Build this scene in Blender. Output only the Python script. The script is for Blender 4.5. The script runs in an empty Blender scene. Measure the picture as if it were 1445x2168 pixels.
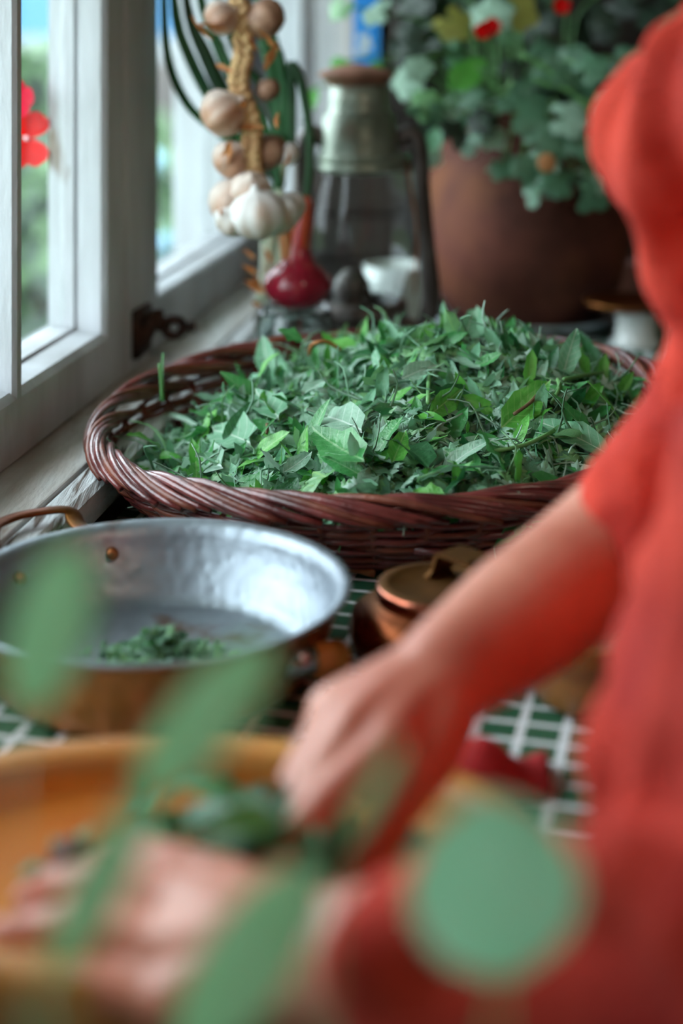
import bpy, bmesh, math, random
from mathutils import Vector, Matrix, noise, Quaternion

random.seed(7)
SC = bpy.context.scene
COL = SC.collection
FPX, HY, CZ = 3200.0, 60.0, 0.455        # focal length in pixels, horizon row, camera height over the table (table top = 0)

# ------------------------------------------------------------------ camera
cam = bpy.data.cameras.new('camera')
co = bpy.data.objects.new('camera', cam); COL.objects.link(co)
co.location = (0, 0, CZ); co.rotation_euler = (math.pi/2, 0, 0)
cam.sensor_fit = 'VERTICAL'; cam.sensor_height = 36; cam.sensor_width = 24
cam.lens = FPX/2168*36
cam.shift_y = -(1084-HY)/2168
cam.clip_start = 0.02; cam.clip_end = 200
cam.dof.use_dof = True; cam.dof.focus_distance = 1.34; cam.dof.aperture_fstop = 2.05
SC.camera = co

# ------------------------------------------------------------------ world, light, exposure
w = bpy.data.worlds.new('sky'); SC.world = w; w.use_nodes = True
nt = w.node_tree; bgn = nt.nodes['Background']
bgn.inputs[0].default_value = (0.82, 0.91, 1.0, 1); bgn.inputs[1].default_value = 5.2   # even overcast sky
SC.view_settings.view_transform = 'Standard'; SC.view_settings.look = 'None'
SC.view_settings.gamma = 1; SC.view_settings.use_curve_mapping = False
SC.view_settings.exposure = 0.8

def portal(name, loc, sx, sy, rot):
    l = bpy.data.lights.new(name, 'AREA'); l.shape = 'RECTANGLE'; l.size = sx; l.size_y = sy
    l.cycles.is_portal = True
    o = bpy.data.objects.new(name, l); COL.objects.link(o); o.location = loc; o.rotation_euler = rot
# the wall with the windows runs along X = -0.5212 + 0.15 Y
#portal('daylight_window', (-0.5212+0.15*0.9-0.10, 0.9, 0.68), 1.15, 3.5, (math.pi/2, 0, math.pi*1.5-math.atan(0.15)))
lm = bpy.data.lights.new('fill_light', 'AREA'); lm.shape = 'DISK'; lm.size = 0.6; lm.energy = 6.5; lm.color = (1.0, 0.84, 0.66)  # unseen warm fill, added to brighten the room side
lo = bpy.data.objects.new('fill_light', lm); COL.objects.link(lo); lo.location = (0.9, -0.4, 1.6); lo.rotation_euler = (0, 0.45, 0)

# ------------------------------------------------------------------ helpers
def P(px, py, Y): return Vector(((px-722.5)*Y/FPX, Y, CZ-(py-HY)*Y/FPX))
def lin(c): c /= 255.0; return c/12.92 if c <= 0.04045 else ((c+0.055)/1.055)**2.4
def rgb(r, g, b): return (lin(r), lin(g), lin(b), 1)
def sm(t): t = max(0, min(1, t)); return t*t*(3-2*t)

class MB:
    def __init__(s): s.v = []; s.f = []; s.m = []
    def add(s, vs, fs, mi=0):
        o = len(s.v); s.v += [tuple(p) for p in vs]
        for f in fs: s.f.append(tuple(i+o for i in f)); s.m.append(mi)
    def box(s, a, b, fn=None, mi=0):
        vs = [(x, y, z) for x in (a[0], b[0]) for y in (a[1], b[1]) for z in (a[2], b[2])]
        if fn: vs = [fn(*p) for p in vs]
        s.add(vs, [(0,1,3,2),(4,6,7,5),(0,4,5,1),(2,3,7,6),(0,2,6,4),(1,5,7,3)], mi)
    def prism(s, poly, z0, z1, mi=0):
        n = len(poly); vs = [(x, y, z0) for x, y in poly]+[(x, y, z1) for x, y in poly]
        s.add(vs, [tuple(range(n))[::-1], tuple(range(n, 2*n))]+[(i, (i+1) % n, n+(i+1) % n, n+i) for i in range(n)], mi)
    def extrude(s, pts0, pts1, mi=0):
        n = len(pts0)
        s.add(list(pts0)+list(pts1), [tuple(range(n))[::-1], tuple(range(n, 2*n))]+[(i, (i+1) % n, n+(i+1) % n, n+i) for i in range(n)], mi)
    def tube(s, pts, rad, n=8, closed=False, flat=1.0, mi=0, up=None):
        pts = [Vector(p) for p in pts]; k = len(pts)
        if not hasattr(rad, '__len__'): rad = [rad]*k
        vs = []; ref = Vector(up) if up else None
        for i, p in enumerate(pts):
            if closed: t = pts[(i+1) % k]-pts[i-1]
            else: t = pts[min(i+1, k-1)]-pts[max(i-1, 0)]
            t.normalize()
            if ref is None:
                ref = Vector((0, 0, 1)) if abs(t.z) < 0.9 else Vector((1, 0, 0))
            a = t.cross(ref)
            if a.length < 1e-5: a = t.orthogonal()
            a.normalize(); b = a.cross(t)
            if not up: ref = b
            for j in range(n):
                q = 2*math.pi*j/n
                vs.append(p+a*(math.cos(q)*rad[i])+b*(math.sin(q)*rad[i]*flat))
        fs = []
        for i in range(k if closed else k-1):
            for j in range(n):
                fs.append((i*n+j, i*n+(j+1) % n, ((i+1) % k)*n+(j+1) % n, ((i+1) % k)*n+j))
        if not closed: fs += [tuple(range(n))[::-1], tuple(range((k-1)*n, k*n))]
        s.add(vs, fs, mi)
    def lathe(s, prof, c, n=48, rmod=None, mi=None, closed=False):
        k = len(prof); vs = []
        for i, (r, z) in enumerate(prof):
            for j in range(n):
                a = 2*math.pi*j/n; rr = r*(rmod(a, i) if rmod else 1)
                vs.append((c[0]+rr*math.cos(a), c[1]+rr*math.sin(a), c[2]+z))
        o = len(s.v); s.v += vs
        for i in range(k if closed else k-1):
            for j in range(n):
                i2 = (i+1) % k
                s.f.append((o+i*n+j, o+i*n+(j+1) % n, o+i2*n+(j+1) % n, o+i2*n+j)); s.m.append(mi[i] if mi else 0)
    def ell(s, c, r, n=16, m=10, fn=None, mi=0):
        vs = []; fs = []
        for i in range(m+1):
            a = math.pi*i/m
            for j in range(n):
                b = 2*math.pi*j/n
                q = Vector((math.sin(a)*math.cos(b), math.sin(a)*math.sin(b), math.cos(a)))
                k = fn(q, a, b) if fn else 1
                vs.append((c[0]+r[0]*q.x*k, c[1]+r[1]*q.y*k, c[2]+r[2]*q.z*(k if fn else 1)))
        for i in range(m):
            for j in range(n): fs.append((i*n+j, (i+1)*n+j, (i+1)*n+(j+1) % n, i*n+(j+1) % n))
        s.add(vs, fs, mi)
    def mesh(s, name, mats, smooth=True):
        me = bpy.data.meshes.new(name); me.from_pydata(s.v, [], s.f)
        for m in (mats if isinstance(mats, (list, tuple)) else [mats]): me.materials.append(m)
        me.polygons.foreach_set('material_index', s.m)
        me.polygons.foreach_set('use_smooth', [smooth]*len(s.f)); me.update()
        return me
    def build(s, name, mats, parent=None, smooth=True, bevel=0, fix=False):
        me = s.mesh(name, mats, smooth)
        if bevel or fix:
            bm = bmesh.new(); bm.from_mesh(me)
            if fix: bmesh.ops.recalc_face_normals(bm, faces=bm.faces)
            if bevel:
                bmesh.ops.recalc_face_normals(bm, faces=bm.faces)
                bmesh.ops.bevel(bm, geom=list(bm.edges), offset=bevel, segments=2, affect='EDGES', profile=0.6)
            bm.to_mesh(me); bm.free()
        return link(name, me, parent)

def link(name, me, parent=None, M=None):
    o = bpy.data.objects.new(name, me); COL.objects.link(o)
    if parent:
        o.parent = parent; q = parent; L = Vector((0, 0, 0))
        while q: L += Vector(q.location) if q.type == 'EMPTY' else Vector((0,0,0)); q = None
        if parent.type == 'EMPTY': o.matrix_parent_inverse = Matrix.Translation(-L)
        elif parent.parent is not None and parent.get('base') is not None: pass
    if M is not None: o.matrix_basis = M
    return o
def sub(o, parent):                       # make o a sub-part of a part built in world coordinates
    o.parent = parent; o.matrix_parent_inverse = Matrix.Identity(4); return o
def thing(name, label, cat, loc, group=None):
    o = bpy.data.objects.new(name, None); COL.objects.link(o); o.location = loc
    o.empty_display_size = 0.02; o['label'] = label; o['category'] = cat
    if group: o['group'] = group
    return o
def tag(o, label, cat, group=None, kind=None):
    o['label'] = label; o['category'] = cat
    if group: o['group'] = group
    if kind: o['kind'] = kind
    return o
def struct(name, label=None, loc=None):
    o = bpy.data.objects.new(name, None); COL.objects.link(o); o['kind'] = 'structure'
    if loc: o.location = loc
    if label: o['label'] = label
    return o
def bez(pts, n):                           # Catmull-Rom through points
    pts = [Vector(p) for p in pts]; out = []
    k = len(pts)
    for s_ in range(n+1):
        u = s_/n*(k-1); i = min(int(u), k-2); t = u-i
        p0, p1, p2, p3 = pts[max(i-1, 0)], pts[i], pts[i+1], pts[min(i+2, k-1)]
        out.append(0.5*((2*p1)+(p2-p0)*t+(2*p0-5*p1+4*p2-p3)*t*t+(3*p1-p0-3*p2+p3)*t**3))
    return out
def interp(vals, n):
    k = len(vals); out = []
    for s_ in range(n+1):
        u = s_/n*(k-1); i = min(int(u), k-2); out.append(vals[i]+(vals[i+1]-vals[i])*(u-i))
    return out

# ------------------------------------------------------------------ materials
def mat(name, c1, c2=None, rough=0.5, metal=0.0, scale=8, stretch=(1,1,1), detail=4, bump=0.0, bscale=None, lo=0.35, hi=0.65,
        spec=0.5, c3=None, s3=3, lo3=0.5, hi3=0.62, sss=0, trans=0, coat=0, back=None, dist=0.0, r2=None):
    m = bpy.data.materials.new(name); m.use_nodes = True; t = m.node_tree; N = t.nodes; L = t.links
    b = N['Principled BSDF']; b.inputs['Roughness'].default_value = rough; b.inputs['Metallic'].default_value = metal
    b.inputs['Specular IOR Level'].default_value = spec
    if coat: b.inputs['Coat Weight'].default_value = coat; b.inputs['Coat Roughness'].default_value = 0.15
    tc = N.new('ShaderNodeTexCoord'); mp = N.new('ShaderNodeMapping'); mp.inputs['Scale'].default_value = stretch
    L.new(tc.outputs['Object'], mp.inputs[0])
    col = None
    if c2:
        nz = N.new('ShaderNodeTexNoise'); nz.inputs['Scale'].default_value = scale; nz.inputs['Detail'].default_value = detail
        nz.inputs['Distortion'].default_value = dist
        L.new(mp.outputs[0], nz.inputs['Vector'])
        r = N.new('ShaderNodeValToRGB'); r.color_ramp.elements[0].position = lo; r.color_ramp.elements[1].position = hi
        r.color_ramp.elements[0].color = c1; r.color_ramp.elements[1].color = c2
        L.new(nz.outputs[0], r.inputs[0]); col = r.outputs[0]
        if r2 is not None:
            mr = N.new('ShaderNodeMapRange'); mr.inputs[1].default_value = lo; mr.inputs[2].default_value = hi
            mr.inputs[3].default_value = rough; mr.inputs[4].default_value = r2
            L.new(nz.outputs[0], mr.inputs[0]); L.new(mr.outputs[0], b.inputs['Roughness'])
        if c3:
            n3 = N.new('ShaderNodeTexNoise'); n3.inputs['Scale'].default_value = s3; n3.inputs['Detail'].default_value = 8
            L.new(mp.outputs[0], n3.inputs['Vector'])
            m3 = N.new('ShaderNodeMapRange'); m3.inputs[1].default_value = lo3; m3.inputs[2].default_value = hi3
            L.new(n3.outputs[0], m3.inputs[0])
            mx = N.new('ShaderNodeMix'); mx.data_type = 'RGBA'
            L.new(m3.outputs[0], mx.inputs[0]); L.new(col, mx.inputs[6]); mx.inputs[7].default_value = c3; col = mx.outputs[2]
    if back:
        g = N.new('ShaderNodeNewGeometry'); mx = N.new('ShaderNodeMix'); mx.data_type = 'RGBA'
        L.new(g.outputs['Backfacing'], mx.inputs[0])
        if col: L.new(col, mx.inputs[6])
        else: mx.inputs[6].default_value = c1
        mx.inputs[7].default_value = back; col = mx.outputs[2]
    if col: L.new(col, b.inputs['Base Color'])
    else: b.inputs['Base Color'].default_value = c1
    if sss:
        b.inputs['Subsurface Weight'].default_value = sss; b.inputs['Subsurface Radius'].default_value = (1, 0.35, 0.2); b.inputs['Subsurface Scale'].default_value = 0.008
    if bump:
        nb = N.new('ShaderNodeTexNoise'); nb.inputs['Scale'].default_value = bscale or scale*3; nb.inputs['Detail'].default_value = 6
        L.new(mp.outputs[0], nb.inputs['Vector'])
        bp = N.new('ShaderNodeBump'); bp.inputs['Strength'].default_value = bump; bp.inputs['Distance'].default_value = 0.004
        L.new(nb.outputs[0], bp.inputs['Height']); L.new(bp.outputs[0], b.inputs['Normal'])
    if trans:
        out = N['Material Output']; tl = N.new('ShaderNodeBsdfTranslucent'); ms = N.new('ShaderNodeMixShader')
        ms.inputs[0].default_value = trans
        if col: L.new(col, tl.inputs[0])
        else: tl.inputs[0].default_value = c1
        L.new(b.outputs[0], ms.inputs[1]); L.new(tl.outputs[0], ms.inputs[2]); L.new(ms.outputs[0], out.inputs[0])
    return m

def pane_glass(name, grazing=0.2):
    m = bpy.data.materials.new(name); m.use_nodes = True; t = m.node_tree; N = t.nodes; L = t.links
    N.remove(N['Principled BSDF']); out = N['Material Output']
    tr = N.new('ShaderNodeBsdfTransparent'); gl = N.new('ShaderNodeBsdfGlossy'); gl.inputs['Roughness'].default_value = 0.01
    tr.inputs[0].default_value = (0.94, 0.97, 0.96, 1)
    lw = N.new('ShaderNodeLayerWeight'); lw.inputs[0].default_value = 0.5      # facing term: reflectance rises towards grazing, same on both faces
    pw = N.new('ShaderNodeMath'); pw.operation = 'POWER'; pw.inputs[1].default_value = 5; L.new(lw.outputs['Facing'], pw.inputs[0])
    fr = N.new('ShaderNodeMath'); fr.operation = 'MULTIPLY_ADD'; fr.inputs[1].default_value = grazing; fr.inputs[2].default_value = 0.03; L.new(pw.outputs[0], fr.inputs[0])
    ms = N.new('ShaderNodeMixShader'); L.new(fr.outputs[0], ms.inputs[0]); L.new(tr.outputs[0], ms.inputs[1]); L.new(gl.outputs[0], ms.inputs[2])
    L.new(ms.outputs[0], out.inputs[0]); return m

def solid_glass(name, tint=(0.9, 0.95, 0.94, 1)):
    m = bpy.data.materials.new(name); m.use_nodes = True; b = m.node_tree.nodes['Principled BSDF']
    b.inputs['Base Color'].default_value = tint; b.inputs['Transmission Weight'].default_value = 1; b.inputs['Roughness'].default_value = 0.02
    b.inputs['IOR'].default_value = 1.45; return m

M = {}
M['paint'] = mat('weathered_white_paint', rgb(186, 190, 194), rgb(164, 166, 168), rough=0.55, scale=14, stretch=(1, 1, 0.25), bump=0.35, bscale=90,
                 c3=rgb(120, 104, 88), s3=22, lo3=0.67, hi3=0.75)
M['sill'] = mat('weathered_sill_paint', rgb(206, 208, 206), rgb(168, 160, 150), rough=0.6, scale=9, stretch=(2.2, 0.5, 1), bump=0.5, bscale=70,
                c3=rgb(112, 86, 66), s3=16, lo3=0.56, hi3=0.68)
M['nosing'] = mat('cracked_sill_edge', rgb(205, 210, 212), rgb(180, 182, 182), rough=0.6, scale=30, stretch=(4, 0.35, 1), bump=1.0, bscale=60,
                  c3=rgb(84, 66, 54), s3=26, lo3=0.56, hi3=0.62)
M['wallgrey'] = mat('grey_apron_paint', rgb(118, 126, 126), rgb(96, 104, 104), rough=0.7, scale=6)
M['wallwhite'] = mat('white_plaster', rgb(200, 203, 205), rgb(180, 182, 184), rough=0.8, scale=4)
M['ceil'] = mat('ceiling_plaster', rgb(196, 184, 168), rgb(184, 172, 156), rough=0.9, scale=3)
M['roomwall'] = mat('room_wall', rgb(150, 140, 128), rgb(136, 126, 114), rough=0.9, scale=3)
M['floor'] = mat('floor_boards', rgb(96, 66, 44), rgb(64, 42, 28), rough=0.6, scale=5, stretch=(6, 0.5, 1))
M['glass'] = pane_glass('window_glass')
M['globe'] = pane_glass('lantern_glass', 0.3)
M['jar'] = solid_glass('jar_glass', (0.82, 0.92, 0.9, 1))
M['iron'] = mat('rusty_iron', rgb(26, 20, 18), rgb(70, 44, 30), rough=0.6, metal=0.5, scale=60, bump=0.4)
M['willow'] = mat('red_willow', rgb(74, 25, 25), rgb(122, 54, 50), rough=0.33, scale=30, spec=0.6, bump=0.25, bscale=150, coat=0.4)
M['willow2'] = mat('brown_willow', rgb(84, 36, 26), rgb(126, 66, 46), rough=0.42, scale=30, bump=0.2, bscale=150)
M['willowcut'] = mat('cut_willow', rgb(170, 116, 70), rgb(130, 80, 46), rough=0.7, scale=60)
def leafm(n, a, b_, back, rough=0.32, tr=0.25): return mat(n, rgb(*a), rgb(*b_), rough=rough, scale=45, back=rgb(*back), trans=tr, spec=0.6, bump=0.35, bscale=220)
M['leaf_bright'] = leafm('bright_leaf', (72, 154, 58), (104, 182, 76), (124, 176, 120))
M['leaf_mid'] = leafm('mid_leaf', (54, 132, 66), (78, 156, 86), (120, 166, 132))
M['leaf_dark'] = leafm('dark_leaf', (30, 90, 48), (46, 110, 62), (92, 140, 108))
M['leaf_sage'] = leafm('sage_leaf', (98, 158, 118), (128, 182, 144), (160, 196, 172), 0.5)
M['leaf_pale'] = leafm('pale_leaf', (134, 176, 146), (156, 194, 168), (176, 206, 188), 0.5)
M['leaf_yellow'] = leafm('yellow_leaf', (150, 150, 40), (176, 166, 50), (160, 160, 80))
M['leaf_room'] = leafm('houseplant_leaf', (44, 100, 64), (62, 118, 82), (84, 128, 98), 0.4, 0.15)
M['leaf_roomdark'] = leafm('shaded_houseplant_leaf', (18, 36, 24), (26, 48, 32), (36, 56, 42), 0.45, 0.12)  # darker copy of the houseplant green, shade put into its colour
M['leaf_front'] = leafm('foreground_leaf', (140, 208, 150), (154, 214, 164), (160, 214, 172), 0.6, 0.5)
M['leaf_front2'] = leafm('foreground_round_leaf', (140, 212, 168), (154, 218, 178), (160, 214, 176), 0.6, 0.5)
def veined(src, name, dark, light):
    m = M[src].copy(); m.name = name; t = m.node_tree; N = t.nodes; L = t.links
    tc = N.new('ShaderNodeTexCoord'); sp_ = N.new('ShaderNodeSeparateXYZ'); L.new(tc.outputs['Object'], sp_.inputs[0])
    def mth(op, a, b=None, c=None):
        n = N.new('ShaderNodeMath'); n.operation = op
        for i, q in enumerate((a, b, c)):
            if q is None: continue
            if isinstance(q, (int, float)): n.inputs[i].default_value = q
            else: L.new(q, n.inputs[i])
        return n.outputs[0]
    ax = mth('ABSOLUTE', sp_.outputs[0]); mid = mth('LESS_THAN', ax, 0.0006)
    d = mth('MULTIPLY_ADD', ax, -0.9, sp_.outputs[1]); fr = mth('FRACT', mth('MULTIPLY_ADD', d, 130.0, 50.0)); side = mth('LESS_THAN', fr, 0.10)
    k = mth('MAXIMUM', mid, mth('MULTIPLY', side, 0.6))
    mx = N.new('ShaderNodeMix'); mx.data_type = 'RGBA'; L.new(k, mx.inputs[0]); mx.inputs[7].default_value = light
    b = N['Principled BSDF']; old = b.inputs['Base Color'].links[0].from_socket
    L.new(old, mx.inputs[6]); L.new(mx.outputs[2], b.inputs['Base Color']); M[name] = m
M['stem'] = mat('green_stem', rgb(110, 160, 96), rgb(84, 136, 76), rough=0.5, scale=30)
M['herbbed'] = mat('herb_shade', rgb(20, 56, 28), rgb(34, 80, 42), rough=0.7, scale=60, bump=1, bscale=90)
M['brownstem'] = mat('brown_stem', rgb(120, 92, 62), rgb(90, 68, 44), rough=0.7, scale=30)
M['copper'] = mat('aged_copper', rgb(138, 72, 40), rgb(92, 52, 26), rough=0.34, metal=0.9, scale=14, c3=rgb(120, 78, 30), s3=7, lo3=0.45, hi3=0.65, bump=0.1, bscale=120, r2=0.5)
M['brasslid'] = mat('brown_patina_lid', rgb(118, 78, 34), rgb(90, 56, 24), rough=0.5, metal=0.7, scale=25, bump=0.1)
M['coppershine'] = mat('polished_copper_edge', rgb(206, 128, 104), rgb(170, 96, 74), rough=0.22, metal=1, scale=40)
M['rivet'] = mat('copper_rivet', rgb(160, 96, 56), rgb(120, 66, 36), rough=0.35, metal=0.9, scale=60)
M['wood'] = mat('bowl_wood', rgb(206, 128, 40), rgb(180, 98, 26), rough=0.65, spec=0.3, scale=7, stretch=(0.6, 3.2, 3), detail=6)
M['woodrim'] = mat('bowl_rim_wood', rgb(202, 142, 68), rgb(172, 108, 48), rough=0.42, scale=8, stretch=(1, 2, 2))
M['woodhandle'] = mat('handle_wood', rgb(170, 114, 52), rgb(126, 80, 36), rough=0.45, scale=16, stretch=(0.6, 3, 3))
M['panhandle'] = mat('pan_handle_wood', rgb(206, 146, 70), rgb(160, 104, 48), rough=0.45, scale=16, stretch=(0.6, 3, 3))
M['wooddark'] = mat('dark_wood', rgb(44, 32, 24), rgb(26, 20, 16), rough=0.6, scale=5, stretch=(4, 4, 0.4))
M['skin'] = mat('skin', rgb(214, 148, 124), rgb(192, 118, 96), rough=0.42, scale=16, sss=0.1, bump=0.08, bscale=260, c3=rgb(186, 100, 80), s3=9, lo3=0.55, hi3=0.75)
M['knit'] = mat('red_knit', rgb(214, 60, 38), rgb(166, 27, 20), rough=0.9, scale=14, bump=1.0, bscale=260, lo=0.4, hi=0.7)  # two mottled reds, crease shade and fold highlights put into the colour
M['redcloth'] = mat('red_cotton', rgb(196, 50, 52), rgb(160, 30, 36), rough=0.9, scale=20, bump=0.4)
M['trouser'] = mat('dark_cotton', rgb(50, 54, 66), rgb(38, 42, 52), rough=0.9, scale=20)
M['hair'] = mat('brown_hair', rgb(64, 42, 30), rgb(40, 26, 18), rough=0.5, scale=30, stretch=(5, 5, 0.5), bump=0.5)
M['white'] = mat('white_ceramic', rgb(214, 220, 216), rough=0.25)
M['steel'] = mat('blade_steel', rgb(170, 176, 180), rgb(140, 146, 150), rough=0.25, metal=1, scale=20)
M['galv'] = mat('galvanised_metal', rgb(150, 160, 146), rgb(112, 120, 108), rough=0.42, metal=0.55, scale=18, c3=rgb(110, 76, 50), s3=10, lo3=0.56, hi3=0.7)
M['rustcap'] = mat('rusty_cap', rgb(160, 112, 92), rgb(120, 84, 66), rough=0.7, metal=0.1, scale=24)
M['darkmetal'] = mat('dark_tube_metal', rgb(70, 66, 62), rgb(44, 40, 38), rough=0.4, metal=0.7, scale=20)
M['burner'] = mat('burner_metal', rgb(104, 98, 96), rgb(70, 62, 58), rough=0.45, metal=0.6, scale=20)
M['potclay'] = mat('brown_pot', rgb(104, 58, 46), rgb(70, 38, 30), rough=0.75, spec=0.25, scale=10, c3=rgb(120, 72, 44), s3=6, lo3=0.5, hi3=0.7, bump=0.3, bscale=60)
M['soil'] = mat('soil', rgb(36, 26, 20), rgb(22, 16, 12), rough=1, scale=40, bump=1)
M['tray'] = mat('metal_tray', rgb(180, 190, 198), rgb(150, 158, 166), rough=0.3, metal=0.8, scale=10)
M['garlic'] = mat('garlic_skin', rgb(222, 210, 200), rgb(196, 168, 150), rough=0.5, scale=22, stretch=(1, 1, 0.4), c3=rgb(176, 126, 96), s3=14, lo3=0.52, hi3=0.68, trans=0.12)
M['garlicw'] = mat('white_garlic_skin', rgb(228, 228, 226), rgb(206, 200, 194), rough=0.45, scale=22, stretch=(1, 1, 0.4), c3=rgb(186, 150, 120), s3=12, lo3=0.58, hi3=0.72, trans=0.12)
M['garlicb'] = mat('brown_garlic_skin', rgb(150, 112, 86), rgb(112, 78, 56), rough=0.55, scale=22, c3=rgb(190, 150, 124), s3=12, lo3=0.55, hi3=0.7)
M['straw'] = mat('dry_straw', rgb(206, 172, 122), rgb(168, 128, 84), rough=0.7, scale=50, bump=0.4)
M['husk'] = mat('orange_husk', rgb(206, 150, 96), rgb(176, 110, 60), rough=0.6, scale=40, trans=0.3)
M['onionred'] = mat('red_onion_skin', rgb(150, 26, 48), rgb(116, 14, 32), rough=0.22, scale=14, stretch=(3, 3, 0.4), c3=rgb(176, 84, 72), s3=8, lo3=0.58, hi3=0.75, spec=0.6)
M['onionneck'] = mat('red_onion_neck', rgb(158, 24, 34), rgb(176, 84, 40), rough=0.4, scale=20, stretch=(5, 5, 0.5))
M['scallion'] = mat('onion_leaf_green', rgb(96, 160, 108), rgb(64, 122, 78), rough=0.4, scale=12, trans=0.45)
M['scalliondk'] = mat('dark_onion_leaf', rgb(62, 104, 68), rgb(42, 80, 50), rough=0.45, scale=12, trans=0.3)
M['scallionw'] = mat('onion_white', rgb(222, 226, 206), rgb(190, 210, 176), rough=0.4, scale=12)
M['petal'] = mat('red_petal', rgb(214, 10, 6), rgb(190, 6, 4), rough=0.7, scale=30, trans=0.3, spec=0.2)
M['petalpink'] = mat('magenta_petal', rgb(206, 14, 56), rgb(186, 8, 40), rough=0.7, scale=30, trans=0.3, spec=0.2)
M['petalwhite'] = mat('blossom_eye', rgb(236, 210, 214), rough=0.6)
M['blue'] = mat('blue_carton', rgb(30, 130, 214), rgb(56, 152, 226), rough=0.5, scale=8)
M['bluehouse'] = mat('blue_house_paint', rgb(60, 104, 140), rgb(72, 116, 150), rough=0.8, scale=2)
M['palestone'] = mat('pale_plinth', rgb(130, 134, 136), rgb(118, 122, 124), rough=0.9, scale=3)
M['brownbase'] = mat('brown_fence', rgb(84, 80, 76), rgb(70, 66, 64), rough=0.9, scale=3)
M['lawn'] = mat('lawn', rgb(70, 104, 60), rgb(92, 124, 76), rough=1, scale=5)
M['bush'] = leafm('bush_leaf', (58, 78, 64), (76, 96, 78), (88, 106, 92), 0.6, 0.2)
M['bushlight'] = leafm('light_bush_leaf', (72, 104, 66), (88, 120, 78), (96, 120, 90), 0.6, 0.2)
M['bluebloom'] = mat('pale_blue_bloom', rgb(110, 150, 180), rgb(130, 166, 190), rough=0.8, scale=20)
M['terracotta'] = mat('terracotta', rgb(160, 96, 68), rgb(134, 76, 52), rough=0.8, scale=14)
M['pinktile'] = mat('pink_box', rgb(176, 128, 122), rgb(160, 110, 104), rough=0.7, scale=10)
M['nail'] = mat('nail', rgb(226, 160, 146), rough=0.3)
M['lip'] = mat('lip', rgb(180, 84, 80), rough=0.5)
M['eye'] = mat('eye', rgb(40, 30, 26), rough=0.2)

def cloth_mat():
    m = bpy.data.materials.new('green_check_oilcloth'); m.use_nodes = True; t = m.node_tree; N = t.nodes; L = t.links
    b = N['Principled BSDF']; b.inputs['Roughness'].default_value = 0.5
    tc = N.new('ShaderNodeTexCoord'); mp = N.new('ShaderNodeMapping'); L.new(tc.outputs['Object'], mp.inputs[0])
    mp.vector_type = 'TEXTURE'; mp.inputs['Rotation'].default_value = (0, 0, -math.atan(0.25)); mp.inputs['Location'].default_value = (0.1464, 0.983, 0)
    mp.inputs['Scale'].default_value = (0.0285, 0.0250, 1)
    sx = N.new('ShaderNodeSeparateXYZ'); L.new(mp.outputs[0], sx.inputs[0])
    masks = []
    for ax, wd in ((0, 0.2), (1, 0.2)):
        a = N.new('ShaderNodeMath'); a.operation = 'ADD'; a.inputs[1].default_value = 200+wd/2; L.new(sx.outputs[ax], a.inputs[0])
        f = N.new('ShaderNodeMath'); f.operation = 'FRACT'; L.new(a.outputs[0], f.inputs[0])
        l = N.new('ShaderNodeMath'); l.operation = 'LESS_THAN'; l.inputs[1].default_value = wd; L.new(f.outputs[0], l.inputs[0]); masks.append(l)
    mx = N.new('ShaderNodeMath'); mx.operation = 'MAXIMUM'; L.new(masks[0].outputs[0], mx.inputs[0]); L.new(masks[1].outputs[0], mx.inputs[1])
    c = N.new('ShaderNodeMix'); c.data_type = 'RGBA'; L.new(mx.outputs[0], c.inputs[0])
    nz = N.new('ShaderNodeTexNoise'); nz.inputs['Scale'].default_value = 30; L.new(tc.outputs['Object'], nz.inputs['Vector'])
    r = N.new('ShaderNodeValToRGB'); r.color_ramp.elements[0].color = rgb(30, 78, 54); r.color_ramp.elements[1].color = rgb(48, 104, 74); L.new(nz.outputs[0], r.inputs[0])
    L.new(r.outputs[0], c.inputs[6]); c.inputs[7].default_value = rgb(226, 230, 232); L.new(c.outputs[2], b.inputs['Base Color'])
    return m
M['cloth'] = cloth_mat()

def tin_mat():
    m = mat('hammered_tin', rgb(158, 168, 176), rgb(132, 140, 148), rough=0.45, metal=0.78, scale=9, c3=rgb(112, 82, 64), s3=12, lo3=0.6, hi3=0.7)
    t = m.node_tree; N = t.nodes; L = t.links; b = N['Principled BSDF']
    tc = N.new('ShaderNodeTexCoord'); v = N.new('ShaderNodeTexVoronoi'); v.inputs['Scale'].default_value = 105; v.feature = 'SMOOTH_F1'
    L.new(tc.outputs['Object'], v.inputs['Vector'])
    bp = N.new('ShaderNodeBump'); bp.inputs['Strength'].default_value = 0.35; bp.inputs['Distance'].default_value = 0.002
    L.new(v.outputs['Distance'], bp.inputs['Height']); L.new(bp.outputs[0], b.inputs['Normal']); return m
M['tin'] = tin_mat()
def copper_out():
    m = mat('hammered_copper', rgb(200, 122, 54), rgb(134, 84, 34), rough=0.4, metal=0.6, scale=12, c3=rgb(206, 96, 64), s3=9, lo3=0.5, hi3=0.72, bump=0)
    t = m.node_tree; N = t.nodes; L = t.links; b = N['Principled BSDF']
    tc = N.new('ShaderNodeTexCoord'); v = N.new('ShaderNodeTexVoronoi'); v.inputs['Scale'].default_value = 90; v.feature = 'SMOOTH_F1'
    L.new(tc.outputs['Object'], v.inputs['Vector'])
    bp = N.new('ShaderNodeBump'); bp.inputs['Strength'].default_value = 0.5; bp.inputs['Distance'].default_value = 0.003
    L.new(v.outputs['Distance'], bp.inputs['Height']); L.new(bp.outputs[0], b.inputs['Normal']); return m
M['copperpan'] = copper_out()

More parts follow.
